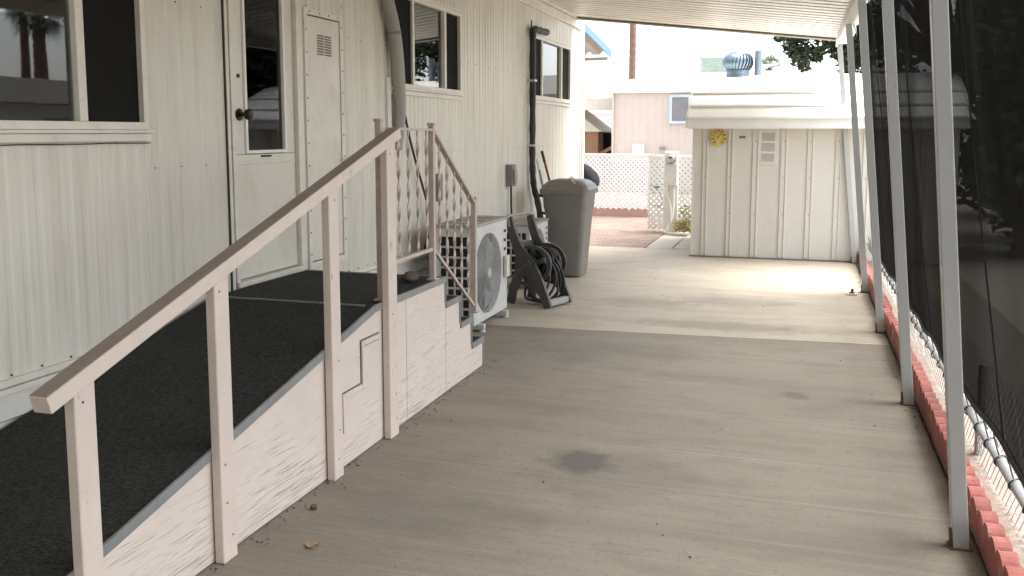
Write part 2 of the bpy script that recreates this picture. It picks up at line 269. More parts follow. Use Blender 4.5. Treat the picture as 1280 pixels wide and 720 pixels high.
# ------------------------------------------------------------------ mesh builder
class MB:
    def __init__(s): s.bm = bmesh.new(); s.mi = 0
    def _new(s, vs, fs, M=None):
        vv = [s.bm.verts.new(M @ V(v) if M else v) for v in vs]
        out = []
        for f in fs:
            try:
                fc = s.bm.faces.new([vv[i] for i in f]); fc.material_index = s.mi; out.append(fc)
            except ValueError: pass
        return vv, out
    def box(s, x0, x1, y0, y1, z0, z1, bev=0., M=None):
        b = bmesh.new()
        vv = [b.verts.new((x, y, z)) for x in (x0, x1) for y in (y0, y1) for z in (z0, z1)]
        for f in ((0, 1, 3, 2), (4, 6, 7, 5), (0, 4, 5, 1), (2, 3, 7, 6), (0, 2, 6, 4), (1, 5, 7, 3)):
            b.faces.new([vv[i] for i in f])
        if bev: bmesh.ops.bevel(b, geom=b.edges[:], offset=bev, segments=2, affect='EDGES', profile=.6)
        b.verts.index_update()
        s._new([v.co.copy() for v in b.verts], [[v.index for v in f.verts] for f in b.faces], M)
        b.free(); return s
    def bar(s, p0, p1, w, h, up=(0, 0, 1), bev=0.):
        p0, p1 = V(p0), V(p1); d = p1 - p0; l = d.length; d.normalize()
        side = d.cross(V(up))
        if side.length < 1e-4: side = d.cross(V((1, 0, 0)))
        side.normalize(); u = side.cross(d)
        M = Matrix((( side.x, d.x, u.x, p0.x), (side.y, d.y, u.y, p0.y), (side.z, d.z, u.z, p0.z), (0, 0, 0, 1)))
        return s.box(-w / 2, w / 2, 0, l, -h / 2, h / 2, bev, M)
    def prism(s, poly, axis, a, b, M=None):
        """extrude a 2-D polygon along axis (x: poly is (y,z); y: (x,z); z: (x,y))"""
        n = len(poly)
        def P(p, t):
            if axis == 'x': return (t, p[0], p[1])
            if axis == 'y': return (p[0], t, p[1])
            return (p[0], p[1], t)
        vs = [P(p, a) for p in poly] + [P(p, b) for p in poly]
        fs = [list(range(n))[::-1], list(range(n, 2 * n))] + [[i, (i + 1) % n, n + (i + 1) % n, n + i] for i in range(n)]
        s._new(vs, fs, M); return s
    def sheet(s, rows):
        nr, nc = len(rows), len(rows[0])
        vs = [p for r in rows for p in r]
        fs = [[i * nc + j, i * nc + j + 1, (i + 1) * nc + j + 1, (i + 1) * nc + j] for i in range(nr - 1) for j in range(nc - 1)]
        s._new(vs, fs); return s
    def tube(s, pts, r, n=8, close=False, caps=True):
        pts = [V(p) for p in pts]; m = len(pts); rings = []
        rs = r if isinstance(r, (list, tuple)) else [r] * m
        prev = None
        for i, p in enumerate(pts):
            if close: t = pts[(i + 1) % m] - pts[i - 1]
            else: t = pts[min(i + 1, m - 1)] - pts[max(i - 1, 0)]
            t.normalize()
            if prev is None:
                a = t.orthogonal().normalized()
            else:
                a = prev - t * prev.dot(t)
                a = a.normalized() if a.length > 1e-6 else t.orthogonal().normalized()
            prev = a; b = t.cross(a)
            rings.append([p + (a * math.cos(2 * math.pi * k / n) + b * math.sin(2 * math.pi * k / n)) * rs[i] for k in range(n)])
        vs = [v for rg in rings for v in rg]; fs = []
        for i in range(m if close else m - 1):
            j = (i + 1) % m
            for k in range(n): fs.append([i * n + k, i * n + (k + 1) % n, j * n + (k + 1) % n, j * n + k])
        if caps and not close: fs += [list(range(n))[::-1], list(range((m - 1) * n, m * n))]
        s._new(vs, fs); return s
    def lathe(s, prof, c=(0, 0, 0), axis='z', n=24):
        c = V(c); vs = []; fs = []; m = len(prof)
        for (r, h) in prof:
            for k in range(n):
                a = 2 * math.pi * k / n; x, y = r * math.cos(a), r * math.sin(a)
                vs.append(c + (V((x, y, h)) if axis == 'z' else V((h, x, y)) if axis == 'x' else V((y, h, x))))
        for i in range(m - 1):
            for k in range(n): fs.append([i * n + k, i * n + (k + 1) % n, (i + 1) * n + (k + 1) % n, (i + 1) * n + k])
        fs += [list(range(n))[::-1], list(range((m - 1) * n, m * n))]
        s._new(vs, fs); return s
    def build(s, name, m, parent=None, smooth=False, extra=()):
        bmesh.ops.recalc_face_normals(s.bm, faces=s.bm.faces[:])
        me = bpy.data.meshes.new(name)
        off = V((0, 0, 0))
        if parent is not None and 'base' in parent.keys(): off = V(parent['base'])
        if off.length: bmesh.ops.translate(s.bm, verts=s.bm.verts[:], vec=-off)
        s.bm.to_mesh(me); s.bm.free(); me.materials.append(m)
        for e in extra: me.materials.append(e)
        if smooth:
            for p in me.polygons: p.use_smooth = True
            if smooth != 'all': me.set_sharp_from_angle(angle=R(40))
        o = bpy.data.objects.new(name, me); COL.objects.link(o)
        if parent is not None:
            o.parent = parent
            if off.length: o['base'] = list(off)
        return o

def tag(o, label=None, cat=None, group=None, kind=None):
    if label: o['label'] = label
    if cat: o['category'] = cat
    if group: o['group'] = group
    if kind: o['kind'] = kind
    return o
def thing(name, label, cat, loc=(0, 0, 0), group=None):
    o = bpy.data.objects.new(name, None); COL.objects.link(o); o.location = loc; o['base'] = list(loc)
    o.empty_display_size = .1
    return tag(o, label, cat, group)
def struct(name, mb, m, kind='structure'):
    return tag(mb.build(name, m), kind=kind)
def copy_tree(o, parent=None):
    c = o.copy(); COL.objects.link(c)
    if parent: c.parent = parent
    for ch in list(o.children): copy_tree(ch, c)
    return c
def loft(mb, rings, cap=True):
    n = len(rings[0]); vs = [v for r in rings for v in r]; fs = []
    for i in range(len(rings) - 1):
        for k in range(n): fs.append([i * n + k, i * n + (k + 1) % n, (i + 1) * n + (k + 1) % n, (i + 1) * n + k])
    if cap: fs += [list(range(n))[::-1], list(range((len(rings) - 1) * n, len(rings) * n))]
    mb._new(vs, fs); return mb
def rrect(cx, cy, hx, hy, r, z, n=5):
    out = []
    for (sx, sy, a0) in ((1, 1, 0), (-1, 1, 90), (-1, -1, 180), (1, -1, 270)):
        for i in range(n):
            a = R(a0 + 90 * i / (n - 1)); out.append((cx + sx * (hx - r) + r * math.cos(a), cy + sy * (hy - r) + r * math.sin(a), z))
    return out

# ------------------------------------------------------------------ setting: ground
struct('ground', MB().box(-150, 150, -60, 260, -.6, -.03), GRAVEL)
jy = lambda x: 7.03 + .062 * (x + .7)
def slab(name, x0, x1, f0, f1, z, m):
    mb = MB()
    poly = [(x0, f0(x0)), (x1, f0(x1)), (x1, f1(x1)), (x0, f1(x0))]
    mb.prism(poly, 'z', -.12, z)
    bmesh.ops.bevel(mb.bm, geom=[e for e in mb.bm.edges if all(v.co.z > z - .001 for v in e.verts)], offset=.008, segments=2, affect='EDGES')
    return struct(name, mb, m)
slab('carport_floor', -3.4, .685, lambda x: -14, lambda x: jy(x) - .007, 0, CONC)
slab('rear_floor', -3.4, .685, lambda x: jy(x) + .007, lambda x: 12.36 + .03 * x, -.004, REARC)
slab('walkway', -1.955, -1.60, lambda x: 12.38, lambda x: 13.85, -.012, WALKC)
slab('walkway', -1.585, .6, lambda x: 12.38, lambda x: 14.1, -.010, WALKC)
slab('paving', -7.5, -1.965, lambda x: 12.30 + .02 * (x + 3), lambda x: 17.6, -.014, PAVERS)
# sandy strip between the edging and the screen
mb = MB(); rows = []
for i in range(90):
    y = -3 + i * .17
    rows.append([(x, y, -.005 + .02 * random.random() + (.02 if .8 < x < 1.2 else 0)) for x in (.69, .76, .85, .95, 1.1, 1.3, 1.7)])
mb.sheet(rows); o = struct('soil_strip', mb, SOIL)
for p in o.data.polygons: p.use_smooth = True

# ------------------------------------------------------------------ mobile home
WX = -2.93
Y0, Y1, ZB, ZT = -14.0, 12.62, .585, 3.10
home = thing('mobile_home', 'cream mobile home with vertical ribbed metal siding beside the carport floor', 'house', (WX - 1.5, 3, 0))
openings = [(1.86, 3.64, 1.56, 2.50), (4.31, 5.03, .70, 2.62), (5.10, 5.60, .69, 2.31), (6.33, 7.84, 1.885, 2.60), (10.10, 11.97, 1.935, 2.65)]
P_ = .083
prof = [(0, 0), (.022, 0), (.036, -.0055), (.054, -.0055), (.068, 0)]
ys = []
k = 0
while Y0 + k * P_ < Y1:
    for (a, d) in prof:
        y = Y0 + k * P_ + a
        if y < Y1: ys.append((y, d * (.38 + .5 * abs(math.sin(k * 1.7)))))
    k += 1
cuts = sorted({c for o_ in openings for c in o_[:2]})
for c in cuts: ys.append((c, 0)); ys.append((c + 1e-4, 0))
ys.append((Y1, 0)); ys.sort()
mb = MB()
for (ya, da), (yb, db) in zip(ys, ys[1:]):
    ym = (ya + yb) / 2; zs = [(ZB, ZT)]
    for o_ in openings:
        if o_[0] < ym < o_[1]: zs = [(ZB, o_[2]), (o_[3], ZT)]
    for (za, zb) in zs:
        if zb > za: mb._new([(WX + da, ya, za), (WX + db, yb, za), (WX + db, yb, zb), (WX + da, ya, zb)], [[0, 1, 2, 3]])
bmesh.ops.remove_doubles(mb.bm, verts=mb.bm.verts[:], dist=2e-5)
# the body behind: far end wall, rear and roof deck are solid
sid_mb = mb
mb = MB(); mb.box(WX - 3.6, WX - .012, Y1 - .03, Y1, ZB, ZT); mb.box(WX - 3.6, WX - .012, Y0, Y0 + .03, ZB, ZT); mb.box(WX - 3.63, WX - 3.6, Y0, Y1, ZB, ZT)
mb.build('end_wall', SIDING, home)
mb = MB()
for yy in (Y0, 5.9, Y1): pass
mb.box(WX - 3.7, WX - .004, Y0 - .05, Y1 + .03, ZT + .01, ZT + .14)
mb.build('roof', ROOFW, home)
mb = MB(); mb.box(WX - .02, WX + .022, Y1 - .05, Y1 + .022, .1, ZT, .004); mb.box(WX + .024, WX + .05, Y1 - .02, Y1 + .022, .1, ZT, .004)
mb.build('corner_trim', WHITE, home)
mb = MB(); mb.box(WX - .01, WX + .030, Y0, Y1 - .06, 2.94, 3.045, .004); mb.box(WX - .01, WX + .052, Y0, Y1 - .30, 3.05, 3.085, .004)
mb.build('eave_trim', TRIM, home)
# base trim + skirting boards
mb = MB()
mb.box(WX - .02, WX + .018, Y0, Y1, .562, .590, .003); mb.box(WX - .02, WX + .030, Y0, Y1, .535, .558, .003)
mb.build('base_trim', TRIM, home)
mb = MB()
z = .53
for i in range(5):
    z2 = z - .105
    mb.prism([(WX - .03, z), (WX + .004, z), (WX + .022, z2 + .012), (WX + .008, z2 + .002), (WX - .03, z2 + .002)], 'y', Y0, Y1 - .001)
    z = z2
mb.build('skirting', SKIRT, home)
# screws along the trims and in the siding
mb = sid_mb; mb.mi = 1
def screw(mb, y, z, r=.006, x=WX): mb.lathe([(r, 0), (r * .8, .004)], (x + .001, y, z), 'x', 6)
y = .2
while y < 12.4:
    screw(mb, y, .600); y += .11 + .05 * random.random()
for z_, st in ((1.38, .166), (2.18, .166)):
    for i in range(60):
        yy = .9 + i * st * 1.2
        if yy < 3.66 or (z_ < 2 and 4.2 < yy < 6.3): continue
        if any(a - .03 < yy < b + .03 and c - .05 < z_ < d + .05 for a, b, c, d in openings): continue
        screw(mb, yy, z_, .004)
siding = mb.build('siding', SIDING, home, False, (mat('screw_rust', (.10, .075, .055), .7),))

def window(y0, y1, z0, z1, muls, panes, lab, inner):
    """muls: (y,y) bars; panes: list of (y0,y1,kind)"""
    f = MB(); fw = .035
    f.box(WX - .05, WX + .022, y0, y1, z1 - fw, z1, .003); f.box(WX - .05, WX + .022, y0, y1, z0, z0 + fw, .003)
    f.box(WX - .05, WX + .0225, y0, y0 + fw, z0 + fw, z1 - fw, .003); f.box(WX - .05, WX + .0225, y1 - fw, y1, z0 + fw, z1 - fw, .003)
    for (a, b) in muls: f.box(WX - .045, WX + .012, a, b, z0 + fw, z1 - fw, .003)
    # flange on the siding and drip cap
    for (a, b, c, d) in ((y0 - .018, y1 + .018, z1 + .001, z1 + .02), ):
        f.box(WX - .005, WX + .026, a, b, c, d, .003)
    fr = f.build('window', TRIM, home); fr['label'] = lab
    s = MB(); s.box(WX - .005, WX + .034, y0 - .02, y1 + .02, z0 - .016, z0 - .001, .003); s.box(WX - .005, WX + .022, y0 - .01, y1 + .01, z0 - .052, z0 - .018, .003)
    s.build('sill', TRIM, fr)
    for (a, b, kd) in panes:
        p = MB()
        if kd == 'screen':
            p.box(WX - .012, WX - .006, a, b, z0 + fw, z1 - fw); p.build('insect_screen', INSECT, fr)
        else:
            p.box(WX - .022, WX - .018, a, b, z0 + fw, z1 - fw); p.build('pane', GLASS, fr)
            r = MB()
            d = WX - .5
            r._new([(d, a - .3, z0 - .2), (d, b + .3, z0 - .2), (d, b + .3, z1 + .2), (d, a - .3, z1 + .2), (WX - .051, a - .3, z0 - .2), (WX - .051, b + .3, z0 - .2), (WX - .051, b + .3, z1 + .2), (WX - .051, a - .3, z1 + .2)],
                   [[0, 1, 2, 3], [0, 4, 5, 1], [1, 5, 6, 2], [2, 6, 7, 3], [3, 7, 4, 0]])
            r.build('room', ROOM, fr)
            if inner == 'blind':
                q = MB(); n = 7
                for i in range(n):
                    zz = z1 - fw - .01 - i * .042
                    q.box(WX - .040, WX - .032, a, b, zz - .034, zz, .002)
                q.build('blind', BLIND, fr)
                q = MB(); rows = []
                for i in range(2):
                    rows.append([(WX - .075 + .012 * math.sin(j * 1.3), a + (b - a) * j / 30, z0 + .03 + i * (z1 - z0 - .1)) for j in range(31)])
                q.sheet(rows); q.build('curtain_or_fill', CURTAIN_OR_FILL, fr)  # added pale sheet, stands in for the bright reflection in the pane
            elif inner == 'curtain_or_fill':
                q = MB(); rows = []
                for i in range(2):
                    rows.append([(WX - .06 + .015 * math.sin(j * 1.1), a + (b - a) * j / 40, z0 + .03 + i * (z1 - z0 - .06)) for j in range(41)])
                q.sheet(rows); q.build('curtain_or_fill', CURTAIN_OR_FILL, fr)  # sheet added behind the glass, its pale colour replaces reflected brightness
    return fr
window(1.86, 3.64, 1.56, 2.50, [(3.215, 3.262)], [(1.895, 3.215, 'glass'), (3.262, 3.605, 'screen')], 'wide window with one glass pane and one dark screen', None)
window(6.33, 7.84, 1.885, 2.60, [(6.765, 6.805), (7.45, 7.495)], [(6.365, 6.765, 'screen'), (6.805, 7.45, 'glass'), (7.495, 7.805, 'screen')], 'three part window behind the iron railing', 'blind')
window(10.10, 11.97, 1.935, 2.65, [(10.565, 10.62), (11.49, 11.55)], [(10.135, 10.565, 'screen'), (10.62, 11.49, 'glass'), (11.55, 11.935, 'screen')], 'three part window beside the black insulated pipe', 'curtain_or_fill')
W1B = MB(); W1B.tube([(WX + .02, y_ * .145 + 1.9, 1.5 + .0012 * math.sin(y_ * 2)) for y_ in range(13)], .0025, 5)
W1B.build('caulk_bead', BLACKSEAM, home)

# entry door
dm = MB()
dm.box(WX - .06, WX - .012, 4.345, 4.995, .735, 1.425, .004)      # lower leaf
dm.box(WX - .06, WX - .012, 4.345, 4.462, 1.427, 2.585, .003); dm.box(WX - .06, WX - .0125, 4.892, 4.995, 1.427, 2.585, .003); dm.box(WX - .06, WX - .012, 4.464, 4.890, 2.46, 2.585, .003)
dm.box(WX - .011, WX - .002, 4.36, 4.98, 1.372, 1.390, .002)
door = dm.build('entry_door', DOORP, home)
f = MB()
f.box(WX - .06, WX + .016, 4.31, 4.34, .70, 2.62, .003); f.box(WX - .06, WX + .016, 5.0, 5.03, .70, 2.62, .003); f.box(WX - .06, WX + .0155, 4.34, 5.0, 2.59, 2.62, .003)
f.box(WX - .06, WX + .03, 4.31, 5.03, .700, .728, .003); f.box(WX - .002, WX + .01, 5.032, 5.075, .70, 2.62, .003)
f.build('frame', TRIM, door)
f = MB(); f.box(WX - .002, WX + .012, 4.278, 4.302, .60, 2.9, .003); f.build('seam_strip', TRIM, home)
f = MB(); f.box(WX - .002, WX + .006, 4.3025, 4.3095, .60, 2.9); f.box(WX - .002, WX + .007, 4.268, 4.2775, .60, 2.9); f.build('seam_gap', BLACKSEAM, home)
f = MB()
for (a, b, c, d) in ((4.464, 4.484, 1.43, 2.458), (4.870, 4.890, 1.43, 2.458), (4.484, 4.870, 1.43, 1.448), (4.484, 4.870, 2.44, 2.458)):
    f.box(WX - .03, WX + .0, a, b, c, d, .002)
f.build('glass_frame', WHITE, door)
f = MB(); f.box(WX - .026, WX - .02, 4.484, 4.870, 1.448, 2.44); f.build('pane', DOORGLASS, door)
f = MB(); f.box(WX - .056, WX - .045, 4.47, 4.885, 1.43, 2.458); f.build('backing', INSECT, door)
f = MB(); rows = []
for i in range(5): rows.append([(WX - .036 + .004 * math.sin(j * .9 + i), 4.49 + .375 * j / 16, 1.90 + i * .022 + .02 * (j / 8 - 1) ** 2) for j in range(17)])
f.sheet(rows); f.build('curtain_or_fill', CURTAIN_OR_FILL, door)
f = MB(); f.lathe([(.033, 0), (.033, .008), (.012, .014), (.012, .04), (.028, .05), (.031, .065), (.024, .078), (.004, .082)], (WX - .012, 4.415, 1.645), 'x', 20); f.build('handle', KNOB, door, True)
f = MB(); f.lathe([(.011, 0), (.011, .008), (.004, .01)], (WX - .012, 4.415, 1.855), 'x', 12); f.build('lock', KNOB, door)
f = MB(); f.box(WX - .012, WX - .004, 4.62, 4.72, 1.408, 1.418); f.build('vent_slot', BLACKSEAM, door)
# utility door
f = MB(); f.box(WX - .03, WX + .008, 5.145, 5.555, .735, 2.265, .004); ud = f.build('utility_door', DOORP, home)
f = MB()
f.box(WX - .03, WX + .014, 5.10, 5.138, .69, 2.31, .003); f.box(WX - .03, WX + .014, 5.562, 5.60, .69, 2.31, .003); f.box(WX - .03, WX + .0135, 5.138, 5.562, 2.272, 2.31, .003); f.box(WX - .03, WX + .0135, 5.138, 5.562, .69, .728, .003)
udf = f
f = MB(); f.box(WX - .06, WX - .04, 5.1, 5.6, .69, 2.31); f.build('gap', BLACKSEAM, ud)
f = MB()
for c in range(2):
    for r_ in range(8):
        z_ = 2.035 + r_ * .0165; a = 5.262 + c * .098
        f.prism([(WX + .009, z_), (WX + .016, z_ + .001), (WX + .009, z_ + .009)], 'y', a, a + .08)
f.build('louver', mat('louver_dirt', (.22, .19, .15), .7), ud)
f = MB(); f.lathe([(.008, 0), (.008, .02)], (WX + .01, 5.575, 1.365), 'x', 8); f.bar((WX + .028, 5.52, 1.36), (WX + .028, 5.60, 1.37), .01, .01); f.build('latch', CHROME, ud)
f = udf; f.mi = 1
for i in range(12):
    z_ = .78 + i * .14
    screw(f, 5.119, z_, .006, WX + .014); screw(f, 5.581, z_ + .05, .006, WX + .014)
for i in range(4): screw(f, 5.17 + i * .12, 2.291, .006, WX + .013)
f.build('frame', TRIM, ud, False, (GREYBOX,))

# ------------------------------------------------------------------ things on the house wall
ctr = [(478, -30, 2.75), ]
d = thing('duct', 'bulging grey duct curving down the wall left of the middle window', 'duct', (WX, 6.35, 1.5))
path = [(WX + .03, 6.0, 3.0), (WX + .05, 6.10, 2.75), (WX + .06, 6.20, 2.50), (WX + .065, 6.28, 2.33), (WX + .066, 6.335, 2.15), (WX + .064, 6.375, 1.92), (WX + .058, 6.405, 1.73), (WX + .05, 6.40, 1.58), (WX + .04, 6.38, 1.42)]
def smooth_path(p, n=6):
    p = [V(q) for q in p]; out = []
    for i in range(len(p) - 1):
        p0, p1, p2, p3 = p[max(i - 1, 0)], p[i], p[i + 1], p[min(i + 2, len(p) - 1)]
        for k in range(n):
            t = k / n
            out.append(.5 * ((2 * p1) + (p2 - p0) * t + (2 * p0 - 5 * p1 + 4 * p2 - p3) * t * t + (3 * p1 - p0 - 3 * p2 + p3) * t ** 3))
    out.append(p[-1]); return out
sp = smooth_path(path)
n_ = len(sp)
MB().tube(sp, [.040 + .010 * math.sin(math.pi * min(1, i / n_ * 1.1)) for i in range(n_)], 16).build('hose', DUCTM, d, 'all')
for i in (3, 20):
    f = MB(); f.tube([sp[i] + V((0, 0, -.012)), sp[i] + V((0, 0, .012))], .053, 16); f.build('strap', GREYBOX, d)
f = MB(); f.box(WX, WX + .02, 6.28, 6.34, 1.45, 1.95, .004); f.build('wall_trim', WHITE, d)

ls = thing('insulated_pipe', 'black wrapped pipe running down the wall beside the far window', 'pipe', (WX, 10.02, .4))
pp = smooth_path([(WX + .055, 10.02, 2.69), (WX + .055, 10.02, 2.2), (WX + .055, 10.02, 1.6), (WX + .055, 10.02, 1.2), (WX + .06, 10.06, .95), (WX + .08, 10.16, .75), (WX + .10, 10.24, .50), (WX + .12, 10.28, .25)])
MB().tube(pp, [.035 + .003 * math.sin(i * 1.7) for i in range(len(pp))], 12).build('wrapped_pipe', BLACK, ls, True)
tp = smooth_path([(WX + .055, 10.02, 2.60), (WX + .055, 10.04, 2.67), (WX + .058, 10.12, 2.695), (WX + .06, 10.35, 2.70), (WX + .06, 10.58, 2.71), (WX + .04, 10.66, 2.715)])
MB().tube(tp, [.037 + .004 * math.sin(i * 1.2) for i in range(len(tp))], 12).build('elbow', BLACK, ls, True)
MB().lathe([(.034, 0), (.032, .01), (.015, .012)], (WX + .045, 10.665, 2.715), 'y', 14).build('end_cap', GREYBOX, ls)
for z_ in (2.12, 1.40):
    f = MB(); f.box(WX - .001, WX + .095, 9.978, 10.062, z_ - .012, z_ + .012, .003); f.build('clamp', CHROME, ls)
f = MB(); f.tube([(WX + .05, 9.99, 2.68), (WX + .05, 9.985, 2.78)], .007, 6); f.build('wire_stub', BLACK, ls)

dc = thing('disconnect_box', 'small grey electrical box with dangling cord on the wall', 'electrical box', (WX, 9.27, .98))
f = MB(); f.box(WX, WX + .075, 9.20, 9.33, .98, 1.21, .006); f.build('case', GREYBOX, dc)
f = MB(); f.box(WX + .076, WX + .10, 9.225, 9.315, 1.01, 1.16, .012); f.build('cover', mat('grey_cover', (.33, .32, .30), .45), dc)
f = MB(); f.tube(smooth_path([(WX + .04, 9.26, .98), (WX + .04, 9.26, .80), (WX + .05, 9.24, .70), (WX + .07, 9.15, .55), (WX + .10, 9.0, .42)]), .011, 8); f.build('cord', BLACK, dc, True)
sb = thing('junction_box', 'little grey box low on the wall seen through the iron railing', 'electrical box', (WX, 7.23, .97))
f = MB(); f.box(WX, WX + .05, 7.18, 7.28, .97, 1.20, .005); f.build('case', GREYBOX, sb); f = MB(); f.box(WX + .051, WX + .056, 7.19, 7.27, .985, 1.185, .003); f.build('cover', GREYBOX, sb)
f = MB(); f.tube(smooth_path([(WX + .02, 6.50, 1.88), (WX + .03, 6.55, 1.70), (WX + .04, 6.65, 1.45), (WX + .05, 6.82, 1.15), (WX + .06, 6.95, .92), (WX + .07, 6.98, .80), (WX + .05, 6.92, .68), (WX + .04, 6.9, .6)]), .010, 8)
tag(f.build('cable', BLACK, None, True), 'thin black cable hanging down the siding behind the iron railing', 'cable')

# ------------------------------------------------------------------ ramp, landing and steps
RX = -1.972     # outer face
rz = lambda y: .698 - .209 * (4.06 - y) if y < 4.06 else .698
ramp = thing('access_ramp', 'wooden ramp with dark carpet, landing, steps and a pale pink handrail', 'ramp', (-2.4, 3.5, 0))
YS = .74
steps = [(5.01, .698), (5.255, .545), (5.46, .372), (5.69, .195)]   # (y end, tread z)
def side_poly(y0, y1, dz=-.03):
    pts = [(y0, .004), (y1, .004)]
    return pts
# plywood sheets (four, with thin seams between)
def ply(y0, y1, name='side_panel'):
    if y1 <= 4.06: poly = [(y0, .006), (y1, .006), (y1, rz(y1) - .032), (y0, max(.01, rz(y0) - .032))]
    elif y0 < 4.06: poly = [(y0, .006), (y1, .006), (y1, .667), (4.06, .667), (y0, rz(y0) - .032)]
    else:
        poly = [(y0, .006), (y1, .006)]
        top = []
        prev = y0
        for (ye, zt) in steps:
            if ye <= y0: continue
            a = max(prev, y0); b = min(ye, y1)
            if b > a: top += [(a, zt - .032), (b, zt - .032)]
            prev = ye
        poly += top[::-1]
    f = MB(); f.prism(poly, 'x', RX - .02, RX)
    return f.build(name, PLY, ramp)
ply(YS + .15, 2.76); ply(2.764, 3.595); ply(3.599, 4.436); ply(4.441, 5.008); ply(5.012, 5.685)
# fitted hatch lines near the third post: stepped batten
f = MB()
for (a, b, c, d_) in ((3.70, 3.725, .165, .35), (3.725, 3.90, .325, .35), (3.90, 3.925, .325, .555), (3.925, 4.10, .53, .555)):
    f.box(RX + .0005, RX + .010, a + .0015, b - .0015, c, d_, .002)
f.build('batten', RAILP, ramp)
f = MB()
for (a, b, c, d_) in ((3.694, 3.699, .165, .356), (3.699, 3.894, .351, .355), (3.894, 3.899, .351, .561), (3.899, 4.10, .557, .562), (3.727, 3.732, .17, .322), (3.93, 3.935, .36, .527), (3.935, 4.1, .524, .528)):
    f.box(RX + .0004, RX + .003, a, b, c, d_)
f.build('panel_gap', mat('panel_gap_dirt', (.07, .055, .045), .8), ramp)
# carpet, ramp run and landing
XI = WX + .034
f = MB(); f.prism([(YS, -.01), (4.058, rz(4.058) - .02), (4.058, rz(4.058)), (YS, rz(YS))], 'x', XI, RX - .012); f.build('ramp_carpet', CARPET, ramp)
f = MB(); f.box(XI, RX - .012, 4.062, 5.0, .66, .698); f.build('landing_carpet', CARPET, ramp)
f = MB(); f.box(XI, RX - .05, 4.050, 4.066, .694, .7015, .001); f.build('seam_strip', mat('seam_metal', (.20, .20, .19), .5, .3), ramp)
# steps
f = MB()
prev = 5.0
for (ye, zt) in steps[1:]:
    f.box(XI + .25, RX - .012, prev - .02, ye - .012, zt - .028, zt); prev = ye
f.build('step_tread', CARPET, ramp)
f = MB(); prev_z = .698
ends = [5.008, 5.253, 5.458, 5.683]; tops = [.66, .515, .34, .165]; bots = [.548, .375, .20, .006]
for e_, t_, b_ in zip(ends, tops, bots): f.box(XI + .25, RX - .021, e_ - .018, e_ - .002, b_, t_)
f.box(XI + .25, XI + .27, 5.02, 5.66, .006, .17); f.build('riser', PLY, ramp)
# metal edging
f = MB()
f.bar((RX + .002, YS, rz(YS) - .012), (RX + .002, 4.056, rz(4.056) - .012), .012, .036, (0, 0, 1), .002)
f.box(RX - .006, RX + .009, 4.058, 5.012, .668, .704, .003)
prev = 5.012
for i, (ye, zt) in enumerate(steps[1:]):
    f.box(RX - .006, RX + .009, prev + .001, ye + .004, zt - .033, zt + .003, .003)
    f.box(XI + .25, RX - .007, ye - .012, ye + .004, zt - .033, zt + .003, .003)
    prev = ye + .004
f.box(XI, RX - .007, 4.998, 5.012, .668, .704, .003)
zs = [.698, .545, .372, .195, .0]
for i, (ye, zt) in enumerate(steps):
    f.box(RX + .0005, RX + .0085, ye - .014, ye - .002, zs[i + 1] + .004, zt - .034, .002)
f.build('edge_strip', EDGE, ramp)
# wooden rail
hx = RX + .022
P0, P1 = V((hx, 1.945, .81)), V((hx, 4.285, 1.545))
f = MB(); f.bar(P0, P1, .062, .052, (0, 0, 1), .004); hr = f.build('handrail', RAILP, ramp)
f = MB(); dd = (P1 - P0).normalized(); up = V((0, -dd.z, dd.y)); f.bar(P0 + up * .027 + dd * .003, P1 + up * .027 - dd * .003, .060, .004, (0, 0, 1), .0015); f.build('worn_top', RAILTOP, hr)
def hz(y): return P0.z + (y - P0.y) * (P1.z - P0.z) / (P1.y - P0.y)
for (y_, dep) in ((2.085, .082), (2.752, .085), (3.585, .085), (4.185, .10)):
    f = MB(); x0_, x1_ = RX + .006, RX + .044
    zt = lambda yy: hz(yy) - .028
    a, b = y_ - dep / 2, y_ + dep / 2
    f.prism([(a, 0), (b, 0), (b, zt(b)), (a, zt(a))], 'x', x0_, x1_)
    bmesh.ops.bevel(f.bm, geom=f.bm.edges[:], offset=.003, segments=1, affect='EDGES')
    f.mi = 1
    for zz in (.09, .22, rz(y_) - .06, hz(y_) - .07):
        f.lathe([(.0045, 0), (.004, .0012)], (x1_ + .0002, y_ + random.uniform(-.2, .2) * dep, zz), 'x', 6)
    f.build('post', RAILP, ramp, False, (RUST,))

# ------------------------------------------------------------------ wrought iron railing
rail = thing('iron_railing', 'painted iron stair railing with twisted bars on the landing and steps', 'railing', (-2.0, 4.9, .7))
IX = -2.0
for (y_, z0, z1) in ((4.20, .70, 1.60), (4.89, .70, 1.585), (5.60, .374, 1.115)):
    f = MB(); f.box(IX - .016, IX + .016, y_ - .016, y_ + .016, z0, z1, .003); pst = f.build('post', IRON, rail)
    f = MB(); f.box(IX - .021, IX + .021, y_ - .021, y_ + .021, z1 + .0005, z1 + .016, .004); f.build('cap', IRON, pst)
    f = MB(); f.box(IX - .03, IX + .03, y_ - .03, y_ + .03, z0 + .0005, z0 + .010, .002); f.build('foot', IRON, pst)
T0, T1 = (4.217, 1.567), (4.873, 1.563); Bq0, Bq1 = (4.217, .875), (4.873, .88)
D0, D1 = (4.907, 1.555), (5.583, 1.10); E0, E1 = (4.907, .875), (5.583, .425)
for (a, b, w, h) in ((T0, T1, .03, .014), (Bq0, Bq1, .02, .02), (D0, D1, .034, .018), (E0, E1, .018, .018)):
    f = MB(); f.bar((IX, a[0], a[1]), (IX, b[0], b[1]), w, h, (0, 0, 1), .003); f.build('rail', IRON, rail)
